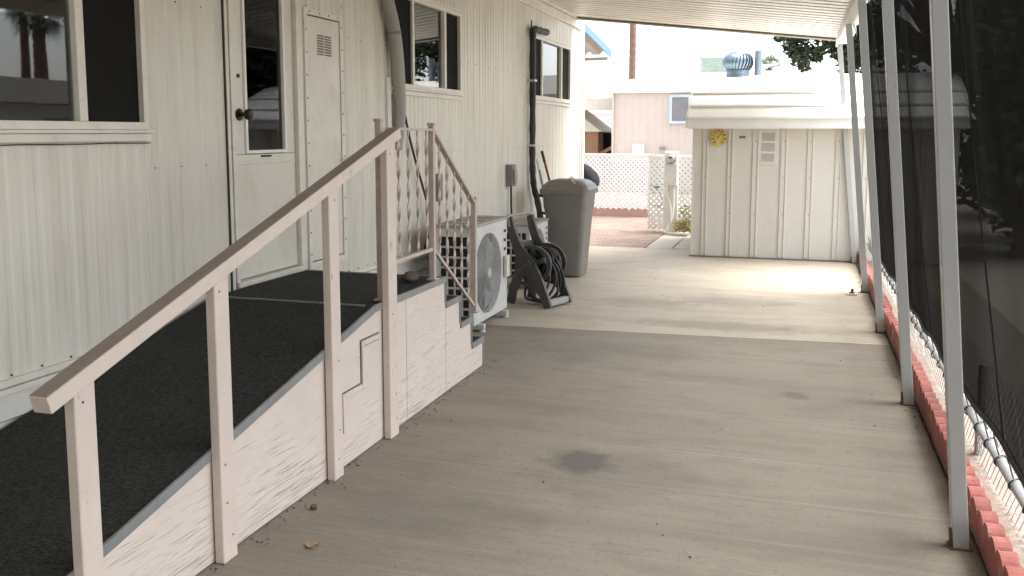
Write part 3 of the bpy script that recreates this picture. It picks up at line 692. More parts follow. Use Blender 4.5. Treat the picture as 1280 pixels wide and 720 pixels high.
def baluster(y_, zb, zt, turns):
    f = MB(); w, t, n = .018, .0055, int(20 * turns); rings = []
    for i in range(n + 1):
        u = i / n; a = u * turns * math.pi; ca, sa = math.cos(a), math.sin(a)
        fl = min(1, u * 12, (1 - u) * 12); ww = .009 + (w - .009) * fl
        ring = []
        for (p, q) in ((-ww / 2, -t / 2), (ww / 2, -t / 2), (ww / 2, t / 2), (-ww / 2, t / 2)):
            ring.append((IX + p * ca - q * sa, y_ + p * sa + q * ca, zb + (zt - zb) * u))
        rings.append(ring)
    loft(f, rings); f.build('baluster', IRON, rail)
for i in range(5):
    y_ = 4.217 + .656 * (i + .7) / 5.2; baluster(y_, .888, 1.558, 6)
for i in range(5):
    u = (i + .8) / 5.6; y_ = D0[0] + (D1[0] - D0[0]) * u; baluster(y_, E0[1] + (E1[1] - E0[1]) * u + .008, D0[1] + (D1[1] - D0[1]) * u - .008, 6)
# a stone lying on the landing beside the railing foot
f = MB(); bmesh.ops.create_icosphere(f.bm, subdivisions=2, radius=1)
for v in f.bm.verts: v.co = V((v.co.x * .045, v.co.y * .075, v.co.z * .032)) * (1 + .18 * (random.random() - .5)) + V((-2.10, 4.80, .727))
tag(f.build('stone', mat('brown_stone', (.10, .075, .055), .85, 0, .3, 40, bump=.4), None, 'all'), 'dark brown stone lying on the landing carpet beside the iron railing', 'stone')

# ------------------------------------------------------------------ condensers
def condenser(label, x, y0, y1, dep, z0, z1, big):
    t = thing('air_conditioner', label, 'air conditioner', (x - dep / 2, (y0 + y1) / 2, 0), 'outdoor condenser units by the wall')
    W = y1 - y0; xb = x - dep
    f = MB()
    # casing: frame posts and panels round an open grille face and an open coil side
    cy, cz, rad = (y0 + W * .42 if big else y0 + W * .45), (z0 + z1) / 2 - .01, min((z1 - z0) * .42, W * .40)
    n = 40
    ring = [(x, cy + rad * math.cos(2 * math.pi * k / n), cz + rad * math.sin(2 * math.pi * k / n)) for k in range(n)]
    fr = [];
    for k in range(n):
        a = 2 * math.pi * k / n; c_, s_ = math.cos(a), math.sin(a)
        tt = min(((y1 - .012 - cy) if c_ > 0 else (cy - y0 - .012)) / max(abs(c_), 1e-6), ((z1 - .02 - cz) if s_ > 0 else (cz - z0 - .012)) / max(abs(s_), 1e-6))
        fr.append((x, cy + tt * c_, cz + tt * s_))
    vs = ring + fr + [(x - .035, p[1], p[2]) for p in ring]
    f._new(vs, [[k, (k + 1) % n, n + (k + 1) % n, n + k] for k in range(n)] + [[k, (k + 1) % n, 2 * n + (k + 1) % n, 2 * n + k] for k in range(n)])
    f.box(x - .03, x + .004, y0, y0 + .035, z0, z1, .006); f.box(x - .03, x + .004, y1 - .03, y1, z0, z1, .006)
    f.box(x - .03, x + .005, y0 + .001, y1 - .001, z1 - .05, z1 - .002, .006); f.box(x - .03, x + .005, y0 + .001, y1 - .001, z0, z0 + .05, .006)
    f.box(xb, xb + .025, y0, y0 + .03, z0, z1, .005); f.box(xb, x, y1 - .012, y1 - .002, z0, z1, .003); f.box(xb, x - .031, y0 + .002, y0 + .03, z0, z0 + .05, .004); f.box(xb, x - .031, y0 + .002, y0 + .03, z1 - .07, z1 - .002, .004)
    body = f.build('casing', ACP, t)
    f = MB(); f.box(xb + .03, x - .04, y0 + .035, y1 - .02, z0 + .02, z1 - .03); f.build('coil', ACDARK, t)
    f = MB(); f.box(xb - .012, x + .012, y0 - .012, y1 + .008, z1, z1 + .022, .006)
    for i in range(3): f.box(xb + .03, x - .03, y0 + W * (.15 + .28 * i), y0 + W * (.15 + .28 * i) + .05, z1 + .0225, z1 + .028, .002)
    f.build('top_cover', ACT, t)
    # fan grille: rings and spokes
    f = MB(); g = x + .008
    nr = 24 if big else 12
    for i in range(1, nr + 1):
        r_ = rad * i / nr
        f.tube([(g, cy + r_ * math.cos(2 * math.pi * k / 32), cz + r_ * math.sin(2 * math.pi * k / 32)) for k in range(32)], .0024, 4, True)
    for k in range(16):
        a = 2 * math.pi * k / 16; f.tube([(g - .003, cy + .03 * math.cos(a), cz + .03 * math.sin(a)), (g - .003, cy + rad * math.cos(a), cz + rad * math.sin(a))], .0032, 4)
    f.lathe([(.045, 0), (.04, .008), (.01, .01)], (g - .002, cy, cz), 'x', 20)
    f.build('fan_guard', mat('fan_guard_wire', (.42, .42, .405), .55), t)
    f = MB()
    for k in range(3):
        a0 = k * 2.094; rows = []
        for i in range(6):
            r_ = .05 + (rad * .9 - .05) * i / 5
            rows.append([(x - .022 - .02 * j / 4, cy + r_ * math.cos(a0 + .9 * j / 4 + i * .1), cz + r_ * math.sin(a0 + .9 * j / 4 + i * .1)) for j in range(5)])
        f.sheet(rows)
    f.build('fan', mat('fan_blade', (.3, .3, .3), .5), t)
    # coil guard (grid) on the side that faces the camera
    f = MB(); ng, nv = (4, 8) if big else (4, 6)
    for i in range(ng + 1):
        xx = xb + .03 + (dep - .065) * i / ng; f.box(xx - .006, xx + .006, y0 + .004, y0 + .016, z0 + .05, z1 - .07, .001)
    for i in range(1, nv):
        zz = z0 + .05 + (z1 - z0 - .12) * i / nv; f.box(xb + .026, x - .032, y0 + .0045, y0 + .0155, zz - .008, zz + .008, .001)
    f.build('coil_guard', ACG, t)
    f = MB(); f.box(x + .006, x + .035, y1 - .10, y1 - .012, z0 + (z1 - z0) * .36, z0 + (z1 - z0) * .60, .008); f.build('valve_cover', ACP if not big else LABELC, t)
    for i in range(3):
        f = MB(); f.box(x + .0055, x + .010, y1 - .085, y1 - .045, z0 + (z1 - z0) * (.66 + .10 * i), z0 + (z1 - z0) * (.69 + .10 * i), .001); f.build('slot', ACDARK, t)
    for yy in (y0 + .12, y1 - .12):
        f = MB(); f.box(xb - .02, x + .05, yy - .025, yy + .025, .018 if z0 < .1 else z0 - .06, z0 - .001, .004); f.lathe([(.03, 0), (.02, .017)], (x + .03, yy, .0), 'z', 12); f.build('foot', ACG, t)
    return t
condenser('large pale condenser with round fan grille beside the landing steps', -2.35, 6.56, 7.40, .31, .06, .82, True)
condenser('smaller white condenser half hidden behind the hose reel', -2.50, 8.62, 9.30, .28, .06, .63, False)

# ------------------------------------------------------------------ hose reel (local: a = axle direction, b = forward, z up)
reel = thing('hose_reel', 'dark plastic hose reel cart with coiled black hose near the wall', 'hose reel', (-2.44, 7.86, 0))
av, bv = V((.36, .93, 0)).normalized(), V((.93, -.36, 0)).normalized()
Mr = Matrix(((bv.x, av.x, 0, -2.44), (bv.y, av.y, 0, 7.86), (0, 0, 1, 0), (0, 0, 0, 1)))
def ribbon(f, path, ws, a0, a1):
    """flat plastic member in the b-z plane: path points with widths, from a0 to a1 along the axle"""
    L_, R_ = [], []
    for i, (b, z) in enumerate(path):
        b0, z0 = path[max(i - 1, 0)]; b1, z1 = path[min(i + 1, len(path) - 1)]
        tx, tz = b1 - b0, z1 - z0; l = math.hypot(tx, tz); nx, nz = -tz / l, tx / l
        L_.append((b + nx * ws[i] / 2, z + nz * ws[i] / 2)); R_.append((b - nx * ws[i] / 2, z - nz * ws[i] / 2))
    for i in range(len(path) - 1):
        poly = [L_[i], L_[i + 1], R_[i + 1], R_[i]]
        vs = [Mr @ V((p[0], a0, max(p[1], 0))) for p in poly] + [Mr @ V((p[0], a1, max(p[1], 0))) for p in poly]
        f._new(vs, [[3, 2, 1, 0], [4, 5, 6, 7], [0, 1, 5, 4], [2, 3, 7, 6]] + ([[0, 4, 7, 3]] if i == 0 else []) + ([[1, 2, 6, 5]] if i == len(path) - 2 else []))
hub = (.13, .33)
for a0 in (0, .31):
    f = MB(); a1 = a0 + .028
    ribbon(f, [(-.045, .785), (-.02, .68), (.03, .56), (.09, .46), (.17, .36), (.27, .23), (.34, .12), (.395, .0)], [.07, .085, .095, .12, .16, .13, .09, .085], a0, a1)
    ribbon(f, [(.12, .37), (.05, .25), (.0, .13), (-.03, 0)], [.12, .10, .08, .09], a0 + .0015, a1 - .0015)
    ribbon(f, [(.02, .17), (.10, .20), (.20, .18), (.28, .17)], [.03, .03, .03, .03], a0 + .003, a1 - .003)
    bmesh.ops.remove_doubles(f.bm, verts=f.bm.verts[:], dist=1e-5)
    f.build('side_frame', REELP, reel)
f = MB(); f.tube(smooth_path([Mr @ V((-.03, -.004, .70)), Mr @ V((-.05, .0, .785)), Mr @ V((-.055, .04, .80)), Mr @ V((-.055, .30, .80)), Mr @ V((-.05, .338, .785)), Mr @ V((-.03, .342, .70)), Mr @ V((.02, .342, .56))]), .013, 8); f.build('handle', REELE, reel, True)
f = MB(); f.box(.36, .41, .03, .308, .02, .075, .006, Mr); f.build('front_bar', mat('reel_tray', (.30, .29, .27), .45), reel)
f = MB(); f.box(-.02, .02, .03, .308, .50, .56, .008, Mr); f.build('back_bar', REELP, reel)
# drum flanges with openings
def flange(a):
    f = MB(); n = 36
    def put(b, z, aa): return Mr @ V((b, aa, z))
    cb, cz = .19, .38
    def rr(t): return .185 + .02 * math.cos(2 * t)
    for (r0, r1) in ((.80, 1.0), (.18, .34)):
        for k in range(n):
            t0, t1 = 2 * math.pi * k / n, 2 * math.pi * (k + 1) / n
            q = [(cb + rr(t) * r * math.cos(t), cz + rr(t) * r * math.sin(t)) for t, r in ((t0, r0), (t0, r1), (t1, r1), (t1, r0))]
            f._new([put(b, z, a) for b, z in q] + [put(b, z, a + .014) for b, z in q], [[3, 2, 1, 0], [4, 5, 6, 7], [0, 1, 5, 4], [1, 2, 6, 5], [2, 3, 7, 6], [3, 0, 4, 7]])
    for k in range(5):
        t = k * 2 * math.pi / 5 + .3
        for d_ in (0,):
            c, s = math.cos(t), math.sin(t); w = .022
            q = [(cb + c * .04 - s * w, cz + s * .04 + c * w), (cb + c * .14 - s * w, cz + s * .14 + c * w), (cb + c * .14 + s * w, cz + s * .14 - c * w), (cb + c * .04 + s * w, cz + s * .04 - c * w)]
            f._new([put(b, z, a + .002) for b, z in q] + [put(b, z, a + .012) for b, z in q], [[3, 2, 1, 0], [4, 5, 6, 7], [0, 1, 5, 4], [1, 2, 6, 5], [2, 3, 7, 6], [3, 0, 4, 7]])
    return f.build('drum_flange', REELP, reel)
flange(.045); flange(.275)
f = MB(); f.tube([Mr @ V((.19, -.03, .38)), Mr @ V((.19, .36, .38))], .028, 14); f.build('axle', REELP, reel)
f = MB(); f.tube([Mr @ V((.19, -.03, .38)), Mr @ V((.12, -.04, .33)), Mr @ V((.07, -.04, .27))], .012, 8); f.tube([Mr @ V((.07, -.03, .27)), Mr @ V((.07, -.10, .27))], .014, 8); f.build('crank', REELP, reel, True)
pts = []
for i in range(330):
    t = i / 330; turn = t * 2 * math.pi * 15; lay = int(t * 3); u = (t * 3) % 1
    a = .075 + .19 * (u if lay % 2 == 0 else 1 - u); r_ = .075 + .027 * lay + .006 * math.sin(i * .7)
    pts.append(Mr @ V((.19 + r_ * math.cos(turn), a, .38 + r_ * math.sin(turn))))
pts += smooth_path([pts[-1], Mr @ V((.33, .22, .30)), Mr @ V((.36, .2, .12)), Mr @ V((.30, .16, .035)), Mr @ V((.15, .12, .03)), Mr @ V((.03, .15, .05)), Mr @ V((.0, .22, .16)), Mr @ V((.06, .27, .20))], 6)[1:]
f = MB(); f.tube(pts, .0125, 7); f.build('hose', HOSE, reel, 'all')
f = MB()
for j in range(4):
    q = []
    for k in range(24):
        t = 2 * math.pi * k / 24; q.append(Mr @ V((.2 + (.14 + .02 * j) * math.cos(t), .10 + .045 * j + .03 * math.sin(t * 2 + j), max(.016, .24 + (.20 + .01 * j) * math.sin(t)))))
    f.tube(q, .0115, 7, True)
f.build('hose_loop', HOSE, reel, 'all')

# ------------------------------------------------------------------ wheelie bin
bn = thing('trash_bin', 'tall grey brown plastic trash bin with domed lid against the wall', 'trash bin', (-2.36, 9.70, 0))
f = MB(); cx, cy = -2.365, 9.70
rings = []
for (z_, hx_, hy_) in ((.012, .165, .185), (.03, .172, .192), (.70, .222, .238), (.71, .228, .244), (.73, .228, .244), (.74, .235, .25), (.885, .243, .258), (.90, .25, .265), (.915, .25, .265)):
    rings.append(rrect(cx, cy, hx_, hy_, .06, z_))
loft(f, rings); f.build('body', BINP, bn, True)
f = MB(); rings = []
for (z_, hx_, hy_, r_) in ((.895, .272, .287, .07), (.945, .272, .287, .07), (.952, .262, .277, .07), (.985, .245, .258, .07), (1.03, .20, .21, .09), (1.045, .15, .16, .09), (1.05, .04, .05, .03)):
    rings.append(rrect(cx, cy, hx_, hy_, r_, z_))
loft(f, rings); f.build('lid', BINL, bn, True)
f = MB(); f.tube(smooth_path([(cx + .12, 9.46, 1.005), (cx + .05, 9.55, 1.05), (cx + .02, 9.7, 1.066), (cx - .0, 9.85, 1.05)]), .012, 8); f.build('lid_ridge', mat('lid_ridge_plastic', (.42, .40, .36), .4), bn, True)
f = MB(); f.tube(smooth_path([(cx - .225, 9.52, .86), (cx - .29, 9.50, .87), (cx - .30, 9.50, .78), (cx - .285, 9.50, .70), (cx - .22, 9.52, .68)]), .016, 8); f.build('handle', BLACKPL, bn, True)
for y_ in (9.56, 9.84):
    f = MB(); f.lathe([(.05, -.02), (.06, -.015), (.06, .015), (.05, .02)], (cx - .19, y_, .062), 'x', 20); f.build('wheel', BLACKPL, bn, True)
# broom and mop handles leaning on the wall behind the bin
for (p0, p1, m, r, lab) in (((-2.62, 10.25, .02), (-2.872, 10.21, 1.24), STICKB, .013, 'blue grey tool handle leaning on the wall behind the bin, shorter of the pair'),
                         ((-2.60, 10.72, .02), (-2.876, 10.42, 1.33), STICKR, .014, 'dark red tool handle leaning on the wall behind the bin, taller of the pair')):
    t = thing('broom', lab, 'broom', p0)
    p0, p1 = V(p0), V(p1)
    f = MB(); f.tube([p0, p0.lerp(p1, .9)], r, 8); f.build('handle', m, t, True)
    f = MB(); f.tube([p0.lerp(p1, .9005), p1], r * 1.25, 8); f.build('grip', BLACKPL if m is STICKR else WHITE, t, True)
    f = MB(); f.bar(p0 + V((-.0, -.13, .03)), p0 + V((0, .13, .03)), .05, .05, (0, 0, 1), .008); f.build('head', BLACKPL, t)

# ------------------------------------------------------------------ carport
cp = thing('carport', 'long white aluminium carport roof on slim leaning posts', 'carport', (0, 5, 0))
XA, XB, ZA, ZBm = WX + .004, .50, 3.085, 2.665
def rzx(x): return ZA + (x - XA) / (XB - XA) * (ZBm - ZA)
yend = lambda x: 12.14 + (-.09) * (x + 2.9)
f = MB(); pit = .215
prof2 = [(0, 0), (.135, 0), (.140, .012), (.148, .012), (.150, .045), (.188, .045), (.190, .012), (.198, .012), (.205, 0)]
ylist = []
k = 0
while -8.79 + k * pit < 11.85:  # unseen run behind the camera, its length chosen for the light inside
    ylist += [(-8.79 + k * pit + a, h) for a, h in prof2]; k += 1
rows = []
for (y_, h) in ylist: rows.append([(x, y_, rzx(x) + h) for x in (XA, XA + (XB - XA) / 3, XA + 2 * (XB - XA) / 3, XB)])
f.sheet(rows)
geo = bmesh.ops.extrude_face_region(f.bm, geom=f.bm.faces[:])
bmesh.ops.translate(f.bm, verts=[g for g in geo['geom'] if isinstance(g, bmesh.types.BMVert)], vec=(0, 0, .004))
f.build('roof_panel', PANEL, cp)
f = MB()
f._new([(x, y, z) for (x, y) in ((XA, ylist[-1][0] + .004), (XB, ylist[-1][0] + .004), (XB, 11.95), (XA, 12.22)) for z in (rzx(x) - .004, rzx(x) + .05)],
       [[0, 2, 4, 6][::-1], [1, 3, 5, 7], [0, 1, 3, 2], [2, 3, 5, 4], [4, 5, 7, 6], [6, 7, 1, 0]])
f.build('end_panel', PANEL, cp)
f = MB(); f.bar((XA, 12.232, rzx(XA) + .002), (XB + .02, 11.962, rzx(XB) + .002), .02, .085, (0, 0, 1), .003); f.bar((XA, 12.20, rzx(XA) - .03), (XB, 11.93, rzx(XB) - .03), .05, .006, (0, 0, 1)); f.build('end_gutter', ENDM, cp)
f = MB(); f.box(.375, .445, -8.75, 11.90, 2.565, rzx(.41) - .006, .004); f.box(.4455, .53, -8.75, 11.9, 2.60, 2.70, .004); f.build('beam', BEAMM, cp)
posts = [(-8.2, .56), (-6., .57), (-4., .58), (-2., .59), (-.2, .60), (1.75, .61), (3.657, .628), (5.575, .645), (7.583, .655), (9.474, .66), (11.60, .672)]
for (y_, xb) in posts:
    f = MB(); f.bar((xb, y_, .0), (.41, y_, 2.563), .056, .056, (0, 1, 0), .004)
    p = f.build('post', POSTM, cp)
    f = MB(); f.bar((xb - .031, y_ - .012, .0), (xb - .031 - .006, y_ - .012, .07), .012, .03, (0, 1, 0)); f.box(xb - .042, xb + .04, y_ - .04, y_ + .036, 0.0005, .006, .001); f.build('foot_plate', RUST, p)

# ------------------------------------------------------------------ shade screen and chain-link fence
scn = thing('shade_screen', 'black woven shade cloth stretched behind the carport posts', 'shade screen', (.62, 5, .35))
def sx(z, y=0): return .785 - (z - .35) * (.785 - .475) / (2.56 - .35)
yb = [-8., -6.0, -4.0, -2.0, .1, 1.95, 3.86, 5.78, 7.72, 9.52]  # panels behind the camera are unseen, carried back to dim the near end
for a, b in zip(yb, yb[1:]):
    f = MB(); rows = []; ny = 24; ph = random.random() * 6
    for j in range(13):
        w = j / 12; row = []
        for i in range(ny + 1):
            u = i / ny; y_ = a + .0005 + (b - a - .001) * u
            z_ = .355 + (2.55 - .355) * w + (-.03 * math.sin(math.pi * u) if j == 0 else 0) + .010 * math.sin(y_ * 8) * (1 if j in (0, 12) else 0)
            x_ = sx(z_) + .008 * math.sin(y_ * 1.9 + w * 2) + .003 * math.sin(y_ * 7 + w * 7)
            row.append((x_, y_, z_))
        rows.append(row)
    f.sheet(rows); pn = f.build('panel', SCREEN, scn, 'all')
    f = MB(); f.tube([V(p) for p in rows[0]], .012, 6); f.build('hem', SCREENHEM, pn)
    f = MB(); f.tube([V(r[-1]) for r in rows], .0035, 5); f.build('seam', SCREENHEM, pn)
for y_ in (3.9, 5.8, 7.75, 9.65, 4.8, 6.7, 8.7):
    f = MB(); f.tube(smooth_path([(.45, y_ + .02, 2.62), (.47, y_, 2.56), (.50, y_ - .05, 2.47), (.47, y_ - .08, 2.54), (.44, y_ - .06, 2.61)]), .006, 5); f.build('cord', REELE, scn, True)
fen = thing('chain_link_fence', 'low galvanised chain link with bottom pipe under the shade cloth', 'fence', (.82, 5, .2))
f = MB(); f.tube([(.825, y_, .222 + .006 * math.sin(y_ * 1.3)) for y_ in [-1 + i * .6 for i in range(22)]], .021, 12); f.build('bottom_pipe', PIPE, fen, True)
f = MB()
y_ = -1.
while y_ < 11.5:
    for s in (1, -1):
        zz = [(0.03 + i * .02) for i in range(0, 25)]
        f.tube([(.853 + s * .002, y_ - s * .0 + s * (.03 - .22) * 0 + s * ((z_ - .05)), z_) for z_ in (.03, .51)], .0018, 4, False, False)
    y_ += .062
f.build('wire_mesh', PIPE, fen)
y_ = -.8
i = 0
while y_ < 11.4:
    f = MB(); c = V((.825, y_, .222))
    f.tube([c + V((.026 * math.cos(t), .01 * math.sin(2 * t), .026 * math.sin(t))) for t in [2 * math.pi * k / 12 for k in range(12)]], .004, 5, True)
    f.tube(smooth_path([c + V((-.01, 0, .026)), c + V((-.02, .03, .07)), c + V((-.03, .05, .13))], 3), .0035, 5)
    f.build('wire_tie', BLACK, fen); y_ += .22 + .06 * random.random(); i += 1
for y_ in (1.8, 4.72, 7.65, 10.6):
    f = MB(); f.tube([(.87, y_, -.02), (.87, y_, .46)], .024, 12); f.build('fence_post', PIPE, fen, True)

# ------------------------------------------------------------------ scalloped edging
def edger(m, L_, n, h, th, name='edging_block'):
    f = MB(); top = []
    for i in range(n):
        for k in range(9):
            t = math.pi * (1 - k / 8); c = (i + .5) * L_ / n; r_ = L_ / n / 2
            top.append((c + r_ * .985 * math.cos(t), h - r_ * .55 + r_ * .72 * math.sin(t)))
    poly = [(0.0, -.05), (L_, -.05)] + [(a, b) for a, b in top][::-1]
    clean = []
    for p in poly:
        if not clean or (abs(p[0] - clean[-1][0]) > 1e-5 or abs(p[1] - clean[-1][1]) > 1e-5): clean.append(p)
    f.prism(clean, 'x', 0, th)
    return f.build(name, m)
e0 = edger(EDGER, .595, 5, .125, .055)
places = ['nearest', 'second nearest', 'third nearest', 'fourth nearest', 'fifth nearest']
for i in range(22):
    o = e0 if i == 0 else e0.copy()
    if i: COL.objects.link(o)
    y_ = -1.05 + i * .6
    o.location = (.692 + .0015 * y_ + .008 * (random.random() - .5), y_, .006 * random.random()); o.rotation_euler = (R(random.uniform(-.5, .5)), R(random.uniform(-3, 4)), R(random.uniform(-.8, .8)))
    tag(o, 'red scalloped concrete edging block in the long row under the shade cloth', 'garden edging', 'red edging blocks under the shade cloth')

# ------------------------------------------------------------------ storage shed
shed = thing('storage_shed', 'cream metal storage shed with ribbed wall and white stepped roof', 'shed', (-.3, 12.8, 0))
SY = 11.65; SX0, SX1 = -1.265, 1.75
f = MB()
pr = [SX0]
ribs = [(-1.133, -1.085), (-.831, -.783), (-.535, -.477), (-.205, -.148), (.102, .157), (.421, .475), (.73, .785), (1.04, 1.095), (1.36, 1.41)]
f.box(SX0, SX1, SY, SY + .02, .01, 1.66)
f.box(SX0, SX0 + .02, SY + .0205, 13.9, .01, 1.66); f.box(SX1 - .02, SX1, SY + .0205, 13.9, .01, 1.66); f.box(SX0, SX1, 13.9, 13.92, .01, 1.66)
f.build('wall', SHEDW, shed)
f = MB()
for a, b in ribs:
    for q in (a, b): f.box(q - .007, q + .007, SY - .018, SY - .0005, .02, 1.62, .003)
    f.box(a + .009, b - .009, SY - .006, SY - .0006, .02, 1.62, .001)
f.box(SX0 - .004, SX0 + .018, SY - .008, SY - .0005, .02, 1.62, .002)
f.mi = 1
for a, b in ribs:
    for z_ in (.55, 1.0, 1.44): f.lathe([(.007, 0), (.005, .004)], ((a + b) / 2, SY - .011, z_), 'y', 6)
f.build('rib', SHEDT, shed, False, (GREYBOX,))
f = MB(); f.box(SX0 - .02, SX1 + .02, SY - .03, SY - .002, -.004, .012, .002); f.build('base_rail', mat('shed_base', (.2, .17, .14), .8), shed)
# roof: eave band + three lapped panels + top
rp = [(11.33, 1.615), (11.33, 1.70), (11.345, 1.712), (11.48, 1.775), (11.64, 1.96), (11.87, 2.13), (12.2, 2.26), (13.0, 2.335), (14.1, 2.30)]
EX0, EX1 = SX0 - .035, SX1 + .05
f = MB()
lay = [((11.33, 1.612), (11.345, 1.720)), ((11.335, 1.715), (11.52, 1.870)), ((11.50, 1.862), (11.72, 2.035)), ((11.70, 2.027), (12.02, 2.19)), ((12.0, 2.182), (13.0, 2.31)), ((12.985, 2.31), (14.1, 2.28))]
D_ = lambda p: (11.33 + (p[0] - 11.33) * 1.38, p[1]) if p[0] < 12.1 else p
lay = [(D_(p), D_(q)) for p, q in lay]
for (p, q) in lay:
    f.prism([p, q, (q[0] + .02, q[1] - .02), (p[0] + .02, p[1] - .02)], 'x', EX0, EX1)
for (p, q) in lay[1:4]:
    f.prism([(p[0] - .018, p[1] - .008), (p[0] - .012, p[1] + .016), (p[0] + .004, p[1] + .016), (p[0] + .004, p[1] - .008)], 'x', EX0, EX1)
f.prism([(11.332, 1.590), (11.332, 1.612), (11.655, 1.675), (11.655, 1.655)], 'x', EX0, EX1)
f.build('roof', ROOFW, shed)
f = MB(); edge = [(11.325, 1.60), (11.325, 1.725), (11.52, 1.885), (11.72, 2.05), (12.02, 2.2), (13.0, 2.32), (14.1, 2.29), (14.1, 2.2), (13.0, 2.22), (12.05, 2.1), (11.75, 1.95), (11.6, 1.60)]
edge = [D_(p) for p in edge[:-1]] + [(11.66, 1.60)]
f.prism(edge, 'x', EX0 - .022, EX0 - .001); f.build('gable', SHEDT, shed); f = MB(); f.prism(edge, 'x', EX1 + .001, EX1 + .02); f.build('gable', SHEDT, shed); f = MB(); f.prism([(11.672, 1.665), (13.92, 1.665), (13.92, 2.27), (13.0, 2.25), (12.3, 2.10), (11.95, 1.93)], 'x', SX0 + .002, SX0 + .02); f.build('gable_wall', SHEDW, shed)
# vent with three mesh windows, nameplate
f = MB()
va, vb, vz0, vz1 = -.470, -.255, 1.155, 1.595
f.box(va, vb, SY - .014, SY - .001, vz0, vz1, .003); vent = f.build('vent', SHEDT, shed)
for i in range(3):
    z_ = 1.195 + i * .125
    f = MB()
    for q in range(9): f.prism([(SY - .0145, z_ + q * .011), (SY - .019, z_ + q * .011 + .001), (SY - .0145, z_ + q * .011 + .007)], 'x', va + .03, vb - .03)
    f.build('vent_mesh', VENTM, vent)
f = MB(); f.box(-.705, -.635, SY - .006, SY - .001, 1.475, 1.50, .002); npl = f.build('nameplate', DARKTXT, shed)
f = MB()
for i in range(5): f.box(-.697 + i * .012, -.690 + i * .012, SY - .0072, SY - .0061, 1.483, 1.492)
f.build('lettering', VENTM, npl)
def text(s, size, M, name, m, parent, ext=.001):
    c = bpy.data.curves.new(name, 'FONT'); c.body = s; c.size = size; c.align_x = 'CENTER'; c.align_y = 'CENTER'; c.extrude = ext
    to = bpy.data.objects.new(name, c); COL.objects.link(to)
    dg = bpy.context.evaluated_depsgraph_get(); me = bpy.data.meshes.new_from_object(to.evaluated_get(dg))
    COL.objects.unlink(to); bpy.data.objects.remove(to)
    me.transform(M); me.materials.clear(); me.materials.append(m)
    return me
# thermometer
th = thing('thermometer', 'round yellow dial thermometer hung on the shed wall', 'thermometer', (-.957, SY - .02, 1.487))
f = MB(); f.lathe([(.002, -.024), (.098, -.024), (.107, -.020), (.110, -.012), (.107, -.001), (.002, -.001)], (-.957, SY - .016, 1.487), 'y', 40); f.build('dial', GOLD, th, True)
mes = []
f = MB()
vals = ['-40', '-20', '0', '20', '40', '60', '80', '100', '120']
for i, s in enumerate(vals):
    a = R(232 - i * 284 / 8); M = Matrix.Translation((-.957 + .080 * math.cos(a), SY - .0425, 1.487 + .080 * math.sin(a))) @ Matrix.Rotation(R(90), 4, 'X')
    me = text(s, .036, M, 'number', DARKTXT, th); f.bm.from_mesh(me); bpy.data.meshes.remove(me)
bm_num = f.build('numbers', DARKTXT, th)
f = MB()
for i in range(41):
    a = R(232 - i * 284 / 40); c, s = math.cos(a), math.sin(a); r0, r1 = (.046 if i % 5 == 0 else .051), .057
    f.bar((-.957 + r0 * c, SY - .042, 1.487 + r0 * s), (-.957 + r1 * c, SY - .042, 1.487 + r1 * s), .0022, .0015, (0, 1, 0))
f.build('scale_marks', DARKTXT, th)
f = MB(); a = R(48); f.bar((-.957 - .03 * math.cos(a), SY - .046, 1.487 - .03 * math.sin(a)), (-.957 + .06 * math.cos(a), SY - .046, 1.487 + .06 * math.sin(a)), .005, .002, (0, 1, 0)); f.lathe([(.008, -.004), (.008, 0)], (-.957, SY - .044, 1.487), 'y', 12); f.build('needle', DARKTXT, th)

# roof turbine and pipe on the shed
tv = thing('turbine_vent', 'bluish metal turbine ventilator standing on the shed roof', 'vent', (-.835, 13, 2.3))
f = MB(); f.lathe([(.17, 0), (.17, .015), (.152, .02), (.152, .075), (.158, .08), (.158, .092)], (-.835, 13, 2.285), 'z', 28); f.build('base', GALV, tv, True)
nb = 26
TP = [(.150, 2.378), (.178, 2.405), (.202, 2.45), (.208, 2.495), (.196, 2.54), (.165, 2.578), (.115, 2.605)]
for k in range(nb):
    a0 = 2 * math.pi * k / nb; f = MB(); rows = []
    for i, (r_, z_) in enumerate(TP):
        rows.append([(-.835 + (r_ - .026 * w * w) * math.cos(a0 + w * .27 + i * .035), 13 + (r_ - .026 * w * w) * math.sin(a0 + w * .27 + i * .035), z_) for w in (0, .33, .66, 1)])
    f.sheet(rows); f.build('blade', GALV, tv, True)
f = MB(); f.lathe([(.11, 2.378), (.15, 2.45), (.14, 2.54), (.07, 2.60)], (-.835, 13, 0), 'z', 20); f.build('core', GALVD, tv)
f = MB(); f.lathe([(.125, 2.600), (.10, 2.622), (.04, 2.636), (.004, 2.638)], (-.835, 13, 0), 'z', 24); f.build('cap', GALV, tv, True)
f = MB(); f.lathe([(.046, 0), (.046, .36), (.040, .36), (.040, .33)], (-.572, 13.05, 2.28), 'z', 18)
tag(f.build('vent_pipe', GALV2, None, True), 'plain round metal flue pipe on the shed roof beside the turbine', 'pipe')

# small floor box near the far posts
bx = thing('floor_box', 'small pale utility box with dark fitting on the floor by the posts', 'utility box', (.53, 9.28, 0))
f = MB(); f.box(.485, .575, 9.24, 9.33, 0, .014, .003); f.build('plate', WHITE, bx)
f = MB(); f.lathe([(.03, .0145), (.028, .022), (.012, .026), (.012, .05), (.018, .055), (.006, .06)], (.53, 9.28, 0), 'z', 10); f.build('valve', RUST, bx)

